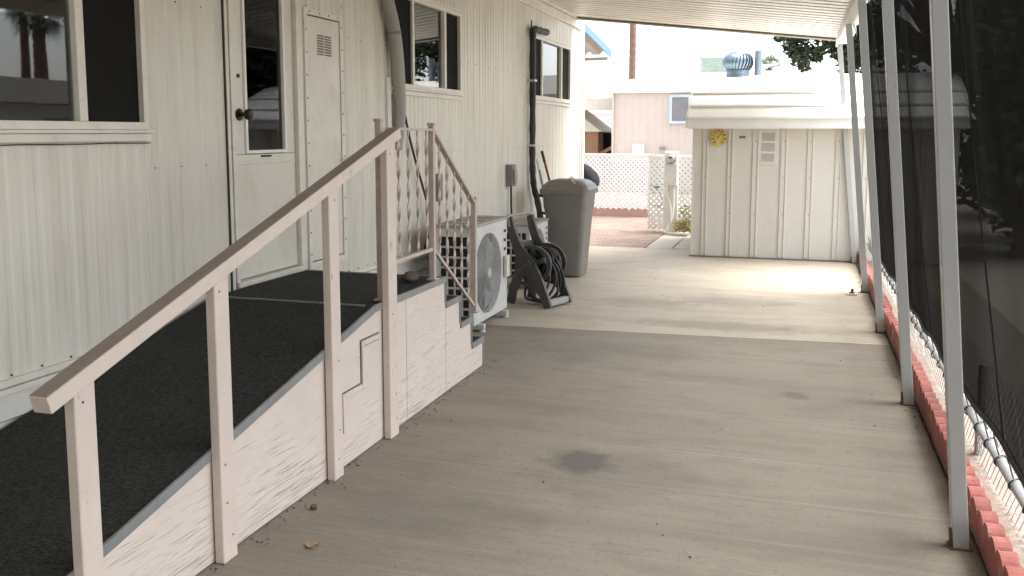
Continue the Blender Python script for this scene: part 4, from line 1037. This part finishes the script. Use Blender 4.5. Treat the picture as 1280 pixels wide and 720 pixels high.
# ------------------------------------------------------------------ lattice fences
def lattice(t, x0, x1, y_, z0, z1, frame=True):
    f = MB(); pit_, w = .0885, .040
    for s in (1, -1):
        yy = y_ + (.0035 if s > 0 else -.0035)
        c = (x0 - (z1 - z0)) if s > 0 else x0
        c0 = x0 - (z1 - z0) if s > 0 else x0
        c = c0
        while c < x1 + (0 if s > 0 else (z1 - z0)):
            # line x = c + s*(z - z0)
            za, zb = z0, z1
            xa, xb = c, c + s * (z1 - z0)
            def clip(za, zb):
                lo, hi = za, zb
                if s > 0: lo = max(lo, z0 + (x0 - c)); hi = min(hi, z0 + (x1 - c))
                else: lo = max(lo, z0 + (c - x1)); hi = min(hi, z0 + (c - x0))
                return lo, hi
            lo, hi = clip(za, zb)
            if hi - lo > .02: f.bar((c + s * (lo - z0), yy, lo), (c + s * (hi - z0), yy, hi), w, .006, (0, 1, 0))
            c += pit_
    f.build('lattice', LATT, t)
    f = MB(); f.box(x0, x1, y_ - .012, y_ + .012, z1 - .02, z1 + .022, .003)
    if frame: f.box(x0, x0 + .05, y_ - .0125, y_ + .0125, 0, z1 - .021, .003); f.box(x1 - .05, x1, y_ - .0125, y_ + .0125, 0, z1 - .021, .003)
    f.build('frame', LATT, t)
t = thing('lattice_fence', 'white lattice fence behind the brick paving, farther left panel', 'fence', (-4, 17, 0), 'white lattice fences'); lattice(t, -6.2, -2.62, 17, .13, 1.13)
t = thing('lattice_fence', 'white lattice fence panel standing directly behind the meter pedestal', 'fence', (-1.6, 14.55, 0), 'white lattice fences'); lattice(t, -2.27, -.6, 14.6, .02, 1.17, False)
for i, (x0, lab) in enumerate(((-3.67, 'dusty pink scalloped edging below the lattice, left longer piece'), (-2.98, 'dusty pink scalloped edging below the lattice, right end piece'))):
    e = edger(EDGEP, .68 if i == 0 else .36, 6 if i == 0 else 3, .14, .05); e.rotation_euler = (0, 0, R(-90)); e.location = (x0, 16.93, 0)
    tag(e, lab, 'garden edging', 'pale edging below the lattice')

# meter pedestal
mp = thing('meter_pedestal', 'white electric meter pedestal with round glass meter and loose conduits', 'meter', (-1.88, 14.33, 0))
f = MB(); f.box(-1.98, -1.775, 14.33, 14.40, 0, 1.255, .004); f.build('back_board', WHITE, mp)
f = MB(); f.box(-1.975, -1.78, 14.23, 14.328, .735, 1.06, .006); f.build('panel_box', STUCCO, mp)
f = MB(); f.box(-1.97, -1.785, 14.26, 14.328, 1.062, 1.24, .006); f.build('meter_box', WHITE, mp)
f = MB(); f.lathe([(.082, -.001), (.082, -.03), (.076, -.036), (.004, -.037)], (-1.878, 14.258, 1.145), 'y', 26); mt = f.build('meter', mat('meter_ring', (.42, .42, .40), .35, .3), mp)
f = MB(); f.lathe([(.060, -.0005), (.060, -.05), (.05, -.06), (.003, -.062)], (-1.878, 14.221, 1.145), 'y', 26); f.build('meter_face', mat('meter_glass', (.55, .55, .50), .15), mt, True)
f = MB(); f.box(-1.905, -1.85, 14.155, 14.160, 1.15, 1.17); f.build('meter_display', DARKTXT, mt)
for pth in ([(-1.93, 14.29, .735), (-1.93, 14.29, .62), (-1.86, 14.27, .32), (-1.90, 14.22, .0)], [(-1.83, 14.29, .735), (-1.83, 14.29, .4), (-1.85, 14.25, .2), (-1.95, 14.2, .0)], [(-2.04, 14.32, .35), (-2.05, 14.28, .15), (-2.06, 14.24, .0)]):
    f = MB(); f.tube(smooth_path(pth), .014, 8); f.build('conduit', WHITE, mp, True)
hs = thing('loose_wire', 'loose grey wire looping beside the meter pedestal with green clip', 'wire', (-2.1, 14.3, 0))
f = MB(); f.tube(smooth_path([(-2.25, 14.5, .70), (-2.16, 14.4, .72), (-2.06, 14.35, .62), (-2.00, 14.3, .48), (-2.07, 14.3, .40), (-2.2, 14.35, .44), (-2.25, 14.4, .52)]), .007, 6); f.tube(smooth_path([(-2.09, 14.29, .40), (-1.97, 14.27, .36), (-1.88, 14.24, .22), (-1.87, 14.22, .12)]), .007, 6); f.build('wire', WIRE, hs, True)
f = MB(); f.box(-2.14, -2.07, 14.35, 14.38, .68, .715, .008); f.build('clip', GREEN, hs)
# dried plant beside the shed corner
pl = thing('plant', 'straggly half dried plant at the shed corner by the meter', 'plant', (-1.63, 14.2, 0))
f = MB(); g = MB()
for i in range(420):
    a = random.random() * 6.28; r_ = .17 * random.random() ** .6; h = .02 + .2 * random.random() * (1 - r_ * 2.5)
    p = V((-1.63 + r_ * math.cos(a), 14.2 + .6 * r_ * math.sin(a), h)); d_ = V((random.uniform(-1, 1), random.uniform(-1, 1), random.uniform(-.2, 1))).normalized(); s_ = d_.cross(V((random.random(), random.random(), .3))).normalized()
    (f if random.random() < .8 else g)._new([p, p + d_ * .03 + s_ * .011, p + d_ * .065, p + d_ * .03 - s_ * .011], [[0, 1, 2, 3]])
for i in range(160):
    p = V((-1.66 + random.uniform(-.06, .22), 14.3 + random.uniform(-.1, .1), random.uniform(.15, .42))); d_ = V((random.uniform(-1, 1), random.uniform(-1, 1), random.uniform(-.3, 1))).normalized(); s_ = d_.cross(V((.3, .8, .1))).normalized()
    g._new([p, p + d_ * .025 + s_ * .012, p + d_ * .05, p + d_ * .025 - s_ * .012], [[0, 1, 2, 3]])
f.build('dry_leaves', DRY, pl); g.build('green_leaves', PLANTG, pl)

# covered grill behind the bin
bq = thing('covered_grill', 'black covered barbecue grill standing past the house corner', 'grill', (-3.45, 14.5, 0))
f = MB(); rings = []
for (z_, hx_, hy_) in ((.66, .33, .24), (.70, .38, .26), (.80, .38, .26), (.90, .33, .24), (1.0, .22, .19), (1.05, .13, .12), (1.06, .03, .03)):
    r_ = rrect(-3.45, 14.5, hx_, hy_, min(hx_, hy_) * .3, z_, 6); rings.append([(x + .012 * math.sin(17 * x + 9 * z_), y + .012 * math.sin(23 * y + 5 * z_), z) for x, y, z in r_])
loft(f, rings); f.build('cover', TARP, bq, True)
for (x_, y_) in ((-3.65, 14.38), (-3.25, 14.38), (-3.65, 14.62), (-3.25, 14.62)):
    f = MB(); f.box(x_ - .02, x_ + .02, y_ - .02, y_ + .02, -.014, .70); f.build('leg', BLACKPL, bq)

# rear awning of the home
aw = thing('rear_awning', 'sloping patio awning with blue fascia behind the house corner', 'awning', (-4, 14, 0))
A0, A1 = (12.68, 3.06), (15.0, 2.80)
f = MB(); rows = []
for j in range(2):
    yy, zz = (A0, A1)[j]; row = []
    for i in range(90):
        x = -6.5 + i * (3.5 / 89); ph = (i % 6) / 6
        row.append((x, yy, zz + (.05 if i % 6 in (2, 3) else 0)))
    rows.append(row)
f.sheet(rows); geo = bmesh.ops.extrude_face_region(f.bm, geom=f.bm.faces[:]); bmesh.ops.translate(f.bm, verts=[g_ for g_ in geo['geom'] if isinstance(g_, bmesh.types.BMVert)], vec=(0, 0, .006)); f.build('panel', AWN, aw)
f = MB(); f.bar((-2.985, A0[0], A0[1] + .02), (-2.985, A1[0] + .02, A1[1] + .02), .02, .13, (0, 0, 1), .003); f.build('fascia', BLUE, aw)
f = MB(); f.box(-6.5, -3.0, 14.86, 14.90, 2.70, 2.755, .003); f.build('beam', AWN, aw)
for x_ in (-3.42, -6.2):
    f = MB(); f.box(x_ - .035, x_ + .035, 14.845, 14.915, -.01, 2.699, .004); f.build('post', WHITE, aw)

# ------------------------------------------------------------------ neighbour home and things beyond
nh = thing('pink_mobile_home', 'pale pink neighbouring mobile home with white rounded roof', 'house', (-1, 27, 0))
f = MB(); NX0, NX1 = -4.72, 3.4; x = NX0; row0, row1 = [], []
while x < NX1:
    for (a, d_) in ((0, 0), (.12, 0), (.13, .006), (.155, .006), (.165, 0)):
        row0.append((x + a, 24 + d_, .15)); row1.append((x + a, 24 + d_, 2.56))
    x += .2
f.sheet([row0, row1]); f.box(NX0, NX0 + .02, 24.0, 36, .15, 2.56); f.box(NX1 + .03, NX1 + .05, 24, 36, .15, 2.56); f.box(NX0, NX1, 24.04, 24.06, 0, 2.56); f.build('wall', PINK, nh); f = MB(); f.box(NX0, NX1, 23.93, 23.99, 0, .80, .004); f.build('skirting', mat('added_grey_band', (.20, .195, .19), .7), nh)  # grey skirting band added so the lattice gaps show darker
f = MB(); poly = [(NX0 - .05, 2.555), (NX0 - .05, 2.85), (NX0 + .9, 2.94), (-2.6, 3.03), (-.6, 3.06), (1.4, 3.03), (NX1 + .1, 2.86), (NX1 + .1, 2.555)]
f.prism(poly, 'y', 23.9, 36); f.build('roof', ROOFW, nh)
f = MB(); wa, wb, wz0, wz1 = -3.22, -2.52, 1.76, 2.50
for (a, b, c, d_) in ((wa, wb, wz0, wz0 + .07), (wa, wb, wz1 - .07, wz1), (wa, wa + .07, wz0 + .07, wz1 - .07), (wb - .07, wb, wz0 + .07, wz1 - .07), (wa + .48, wa + .53, wz0 + .07, wz1 - .07)): f.box(a, b, 23.93, 24.03, c, d_, .004)
nw = f.build('window', NFRAME, nh); f = MB(); f.box(wa + .07, wb - .07, 23.97, 23.985, wz0 + .07, wz1 - .07); f.build('pane', NWIN, nw)
f = MB(); f.box(NX0 + .01, NX0 + .06, 23.93, 23.985, .15, 2.55); f.box(-2.48, -2.42, 23.93, 23.985, .15, 1.75); f.build('corner_trim', PINK, nh)
f = MB(); f.box(-4.15, -3.85, 23.8, 23.98, .98, 1.24, .02); f.build('meter_box', STUCCO, nh); f = MB(); f.box(-3.45, -3.3, 23.85, 23.98, 1.10, 1.17, .01); f.build('outlet_box', GREYBOX, nh)
cb = thing('swamp_cooler', 'pale greenish boxy swamp cooler on the pink home roof', 'cooler', (-1.9, 26, 2.9))
f = MB(); f.box(-2.73, -1.25, 25.6, 26.7, 3.02, 3.64, .03); f.build('case', COOLER, cb)
f = MB()
for i in range(10): f.prism([(25.598, 3.10 + i * .048), (25.57, 3.105 + i * .048), (25.598, 3.135 + i * .048)], 'x', -2.6, -1.4)
f.build('louvres', COOLER, cb)
f = MB(); f.box(-2.7, -2.6, 25.7, 26.6, 2.95, 3.019); f.box(-1.4, -1.3, 25.7, 26.6, 2.95, 3.019); f.build('feet', GALV2, cb)
# neighbour carport to the left
nc = thing('neighbour_carport', 'beige flat carport beam beside the pink home', 'carport', (-7, 25, 0))
f = MB(); f.box(-9.5, -4.80, 24.6, 24.75, 2.14, 2.46, .01); f.build('beam', mat('beige_fascia', (.50, .45, .38), .6, 0, .12, 2, (3, 1, 1)), nc)
f = MB(); f.box(-9.5, -4.80, 24.76, 31, 2.40, 2.47); f.build('roof', ROOFW, nc)
for x_ in (-9.2, ):
    f = MB(); f.box(x_ - .05, x_ + .05, 24.62, 24.73, 0, 2.139); f.build('post', WHITE, nc)
os_ = thing('orange_shed', 'small orange timber shed with white pitched roof beyond the fence', 'shed', (-6.4, 27, 0))
f = MB(); f.box(-7.6, -5.72, 27, 29, 0, 1.56); f.build('wall', ORANGE, os_)
f = MB(); f.prism([(-7.7, 1.56), (-5.6, 1.56), (-6.65, 2.35)], 'y', 26.9, 29.1); f.build('roof', ROOFW, os_)
f = MB(); f.box(-5.70, -4.6, 27.6, 27.75, 0.9, 1.52, .03); dk = tag(f.build('dark_cabinet', TARP), 'black cabinet standing open beside the orange shed', 'cabinet')
f = MB(); f.bar((-5.7, 27.2, .90), (-4.95, 27.2, 1.30), .05, .10); f.bar((-5.7, 27.2, .98), (-5.7, 27.2, 0), .06, .06); f.bar((-4.95, 27.2, 1.3), (-4.95, 27.2, 0), .06, .06); tag(f.build('wooden_rail', ORANGE), 'sloping orange wooden rail in front of the black cabinet', 'railing')
fw = thing('far_home', 'distant white home glimpsed below the beige carport beam', 'house', (-9, 38, 0))
f = MB(); f.box(-12.5, -6.8, 38, 44, 0, 2.3); f.build('wall', STUCCO, fw); f = MB(); f.prism([(-12.8, 2.301), (-6.6, 2.301), (-9.7, 2.9)], 'y', 37.8, 44.2); f.build('roof', ROOFW, fw)
f = MB(); f.box(-8.0, -7.6, 37.95, 38.0, .9, 1.75, .01); f.build('window', NWIN, fw)

# ------------------------------------------------------------------ vegetation
def palm(x, y, h, r, label, nf, fl, lean=0):
    t = thing('palm_tree', label, 'palm tree', (x, y, -.03), 'palm trees beyond the homes')
    f = MB(); pts, rs = [], []
    n = int(h / .16)
    for i in range(n + 1):
        u = i / n; pts.append((x + lean * u * u, y, -.03 + h * u)); rs.append(r * (1.25 - .35 * u) * (1.04 if i % 2 else .97))
    f.tube(pts, rs, 12); f.build('trunk', BARK, t)
    top = V(pts[-1]); f = MB()
    for k in range(nf):
        az = k * 2.399 + random.random() * .4; el = R(85 - 130 * (k / nf) ** .8)
        d0 = V((math.cos(az) * math.cos(el), math.sin(az) * math.cos(el), math.sin(el)))
        # petiole
        st = fl * .45; tip = top + d0 * st
        f.tube([top, top + d0 * st * .5, tip], [.02, .015, .01], 4)
        side = d0.cross(V((0, 0, 1)));
        side = side.normalized() if side.length > .01 else V((1, 0, 0))
        upv = side.cross(d0)
        for j in range(15):
            b = R(-78 + 156 * j / 14); ln = fl * .58 * (1 - .25 * abs(b) / 1.4) * random.uniform(.85, 1.1)
            dj = (d0 * math.cos(b) + side * math.sin(b)).normalized(); wv = dj.cross(upv).normalized() * .022 * fl
            m1 = tip + dj * ln * .6 - V((0, 0, .04 * fl)); e1 = tip + dj * ln - V((0, 0, .28 * fl * random.uniform(.6, 1.2)))
            f._new([tip, m1 + wv, e1, m1 - wv], [[0, 1, 2, 3]])
    f.build('crown', LEAFP, t)
palm(-7.0, 40, 11.5, .135, 'tall bare palm trunk rising behind the pink home', 26, 1.6)
palm(-1.30, 40, 4.15, .14, 'short fan palm top peeping over the shed roof', 22, .85)
palm(21.2, 28, 5.9, .24, 'stout palm across the lane right of the shade cloth', 34, 1.15)
palm(22.3, 28.4, 6.4, .15, 'slim palm across the lane behind the stout palm', 30, .9)

def leafy(f, c, rad, n, size, flat=1.):
    c = V(c)
    for i in range(n):
        d_ = V((random.gauss(0, 1), random.gauss(0, 1), random.gauss(0, 1))).normalized(); p = c + V((d_.x * rad, d_.y * rad, d_.z * rad * flat)) * random.random() ** .45
        t1 = V((random.gauss(0, 1), random.gauss(0, 1), random.gauss(0, .7))).normalized(); t2 = t1.cross(V((random.gauss(0, 1), random.gauss(0, 1), random.gauss(0, 1)))).normalized(); s = size * random.uniform(.6, 1.3)
        f._new([p - t1 * s, p + t2 * s * .42, p + t1 * s, p - t2 * s * .42], [[0, 1, 2, 3]])
def tree(name, x, y, label, clumps, trunk_r, h, leafsize, group=None, mats=(TBARK, LEAF)):
    t = thing(name, label, 'tree', (x, y, -.03), group)
    f = MB(); top = V((x + .1, y, h)); f.tube(smooth_path([(x, y, -.03), (x + .05, y + .05, h * .4), top]), [trunk_r * (1.2 - .5 * i / 12) for i in range(13)], 10)
    for (c, r_, n) in clumps[::2]:
        c = V(c); f.tube(smooth_path([V((x + .05, y + .03, h * .75)), V((x, y, h)).lerp(c, .5) + V((0, 0, .2)), c], 4), [trunk_r * .5 * (1 - .8 * i / 8) + .01 for i in range(9)], 6)
    f.build('trunk', mats[0], t, True)
    f = MB()
    for (c, r_, n) in clumps: leafy(f, c, r_, n, leafsize)
    f.build('crown', mats[1], t)
    return t
# dark tree whose branches hang below the roof end
cl = []
for i in range(46):
    a = random.random() * 6.28; e = random.uniform(-.2, 1.); r_ = 1.9 * random.random() ** .4
    cl.append(((2.4 + r_ * math.cos(a) * math.cos(e) * 1.1, 17.8 + r_ * math.sin(a) * math.cos(e), 4.3 + 1.5 * math.sin(e)), random.uniform(.35, .6), 190))
for (px, pz, r_, n) in ((-.32, 3.22, .20, 170), (-.15, 3.05, .22, 200), (-.05, 2.85, .18, 150), (0.03, 2.68, .11, 70), (.0, 3.3, .3, 260), (.18, 2.95, .15, 100), (.24, 2.86, .10, 50), (.35, 3.30, .26, 200), (.5, 3.10, .20, 150), (.62, 2.95, .18, 130), (.72, 2.75, .17, 150), (.72, 2.6, .11, 60), (.85, 3.0, .28, 260), (.95, 2.75, .22, 180), (-.5, 3.35, .18, 110), (-.7, 3.5, .2, 110), (.3, 3.5, .4, 260), (1.0, 3.4, .5, 350), (-.2, 3.6, .35, 220), (1.3, 3.0, .4, 300), (1.6, 2.7, .4, 300)):
    cl.append(((px, 17 + random.uniform(-.3, .3), pz), r_, n))
tree('shade_tree', 2.5, 17.8, 'dark broadleaf tree with branches hanging below the carport roof end', cl, .16, 3.3, .068)
# evergreen hedge trees beyond the screen
def hedge_tree(x, y, h, w, label):
    cl = []
    for i in range(24):
        u = random.random(); a = random.random() * 6.28; rr = w * (1 - .4 * u) * random.random() ** .5
        cl.append(((x + rr * math.cos(a), y + rr * math.sin(a), .5 + (h - .9) * u), random.uniform(.5, .8), 330))
    tree('bushy_tree', x, y, label, cl, .10, h * .7, .105, 'bushy trees seen through the shade cloth')
for i, (x, y, h, w) in enumerate(((3.7, 15.2, 4.6, .9), (5.3, 14.6, 3.9, .9), (2.7, 12.9, 3.9, .7), (4.3, 19.5, 6.5, 1.3))):
    hedge_tree(x, y, h, w, ['bushy dark tree seen dimly through the shade cloth, second from the shed', 'lower bushy dark tree through the shade cloth, mid row', 'narrow bushy tree just beside the shed, dim through the cloth', 'tall bushy tree rising behind the others beyond the shade cloth'][i])
# neighbour across the lane (mirrored in the near window)
rn = thing('lane_home', 'low grey home with shallow roof across the lane right of the carport', 'house', (17, 17, 0))
f = MB(); f.box(12.5, 17, 6, 24, 0, 2.25); f.build('wall', STUCCO, rn); f = MB(); f.prism([(12.0, 2.251), (17.4, 2.251), (14.7, 3.05)], 'y', 5.6, 24.4); f.build('roof', mat('grey_shingle', (.14, .13, .12), .9), rn)
for y_ in (9, 14, 19):
    f = MB(); f.box(12.44, 12.50, y_, y_ + 1.4, 1.0, 1.9, .01); f.build('window', NWIN, rn)

# ------------------------------------------------------------------ litter on the floor
def leaf_bit(x, y, s, lab):
    f = MB(); rows = []; a = random.random() * 6.28
    for i in range(5):
        u = i / 4 * 2 - 1; w = (1 - u * u) * .45 + .03
        rows.append([(x + s * (u * math.cos(a) - v * w * math.sin(a)), y + s * (u * math.sin(a) + v * w * math.cos(a)), .004 + s * (.35 * abs(v) * w + .25 * u * u)) for v in (-1, 0, 1)])
    f.sheet(rows); tag(f.build('dead_leaf', DEADLEAF), lab, 'leaf', 'dead leaves on the floor')
leaf_bit(-1.70, 2.925, .030, 'curled tan leaf on the concrete beside the nearest rail posts')
leaf_bit(-1.69, 2.95, .018, 'small scrap of tan leaf touching the curled leaf')
f = MB(); bmesh.ops.create_icosphere(f.bm, subdivisions=2, radius=.014)
for v in f.bm.verts: v.co = v.co * (1 + .3 * (random.random() - .5)) + V((-1.865, 3.24, .012))
tag(f.build('pebble', RUST, None, True), 'round brown pebble on the concrete at the foot of the ramp panel', 'pebble')
f = MB()
for i in range(260):
    if random.random() < .55: x_, y_ = RX + .01 + abs(random.gauss(0, .035)), random.uniform(2, 6)
    elif random.random() < .6: x_, y_ = .68 - abs(random.gauss(0, .05)), random.uniform(2.5, 11)
    else: x_, y_ = random.uniform(-2.4, .5), random.uniform(2.5, 11.3)
    s = random.uniform(.0015, .005); a = random.random() * 3
    f.box(-s, s, -s * .6, s * .6, -s * .3, s * .5, 0, Matrix.Translation((x_, y_, .002 + s * .3)) @ Matrix.Rotation(a, 4, 'Z') @ Matrix.Rotation(.4, 4, 'X'))
struct('litter', f, mat('dark_grit', (.11, .085, .06), .9), 'stuff')

# ------------------------------------------------------------------ light
el, az = R(60), math.atan2(.90, .30)
w = bpy.data.worlds.new('World'); sc.world = w; w.use_nodes = True
nt = w.node_tree; bg = nt.nodes['Background']
sky = nt.nodes.new('ShaderNodeTexSky'); sky.sky_type = 'NISHITA'; sky.sun_disc = False; sky.sun_elevation = el; sky.sun_rotation = az
sky.dust_density = 2.; sky.air_density = 1.; sky.ozone_density = 1.
hs = nt.nodes.new('ShaderNodeHueSaturation'); hs.inputs['Saturation'].default_value = .35
nt.links.new(sky.outputs[0], hs.inputs['Color']); nt.links.new(hs.outputs[0], bg.inputs[0]); bg.inputs[1].default_value = .15
sl = bpy.data.lights.new('sun', 'SUN'); sl.energy = 2.2; sl.angle = R(48); sl.color = (1, .96, .88)
so = bpy.data.objects.new('sun', sl); COL.objects.link(so)
dirv = V((math.cos(el) * math.sin(az), math.cos(el) * math.cos(az), math.sin(el)))
so.rotation_euler = dirv.to_track_quat('Z', 'Y').to_euler(); so.location = dirv * 60

# ------------------------------------------------------------------ camera
F_, CX_, CY_, H_ = 1150., 640., 297., 1.55
VPx, VPy = 1000., 165.
tht = math.atan((CY_ - VPy) / F_)
dY = V(((VPx - CX_) / F_, (VPy - CY_) / F_, 1.)).normalized()
upc = V((0, -math.cos(tht), -math.sin(tht)))
Xc = dY.cross(upc)
rowsM = [Xc, dY, upc]
def toworld(c): return V((rowsM[0].dot(c), rowsM[1].dot(c), rowsM[2].dot(c)))
r_, u_, b_ = toworld(V((1, 0, 0))), toworld(V((0, -1, 0))), toworld(V((0, 0, -1)))
cam = bpy.data.cameras.new('camera'); co = bpy.data.objects.new('camera', cam); COL.objects.link(co)
co.matrix_world = Matrix(((r_.x, u_.x, b_.x, 0), (r_.y, u_.y, b_.y, 0), (r_.z, u_.z, b_.z, H_), (0, 0, 0, 1)))
cam.sensor_width = 36; cam.lens = F_ / 1280 * 36; cam.shift_y = (CY_ - 360) / 1280
cam.clip_start = .05; cam.clip_end = 600
sc.camera = co
sc.view_settings.view_transform = 'Standard'; sc.view_settings.look = 'None'; sc.view_settings.gamma = 1; sc.view_settings.exposure = 2.25
sc.cycles.max_bounces = 10; sc.cycles.diffuse_bounces = 6; sc.cycles.transparent_max_bounces = 16
for o in sc.objects:
    if 'base' in o.keys(): del o['base']
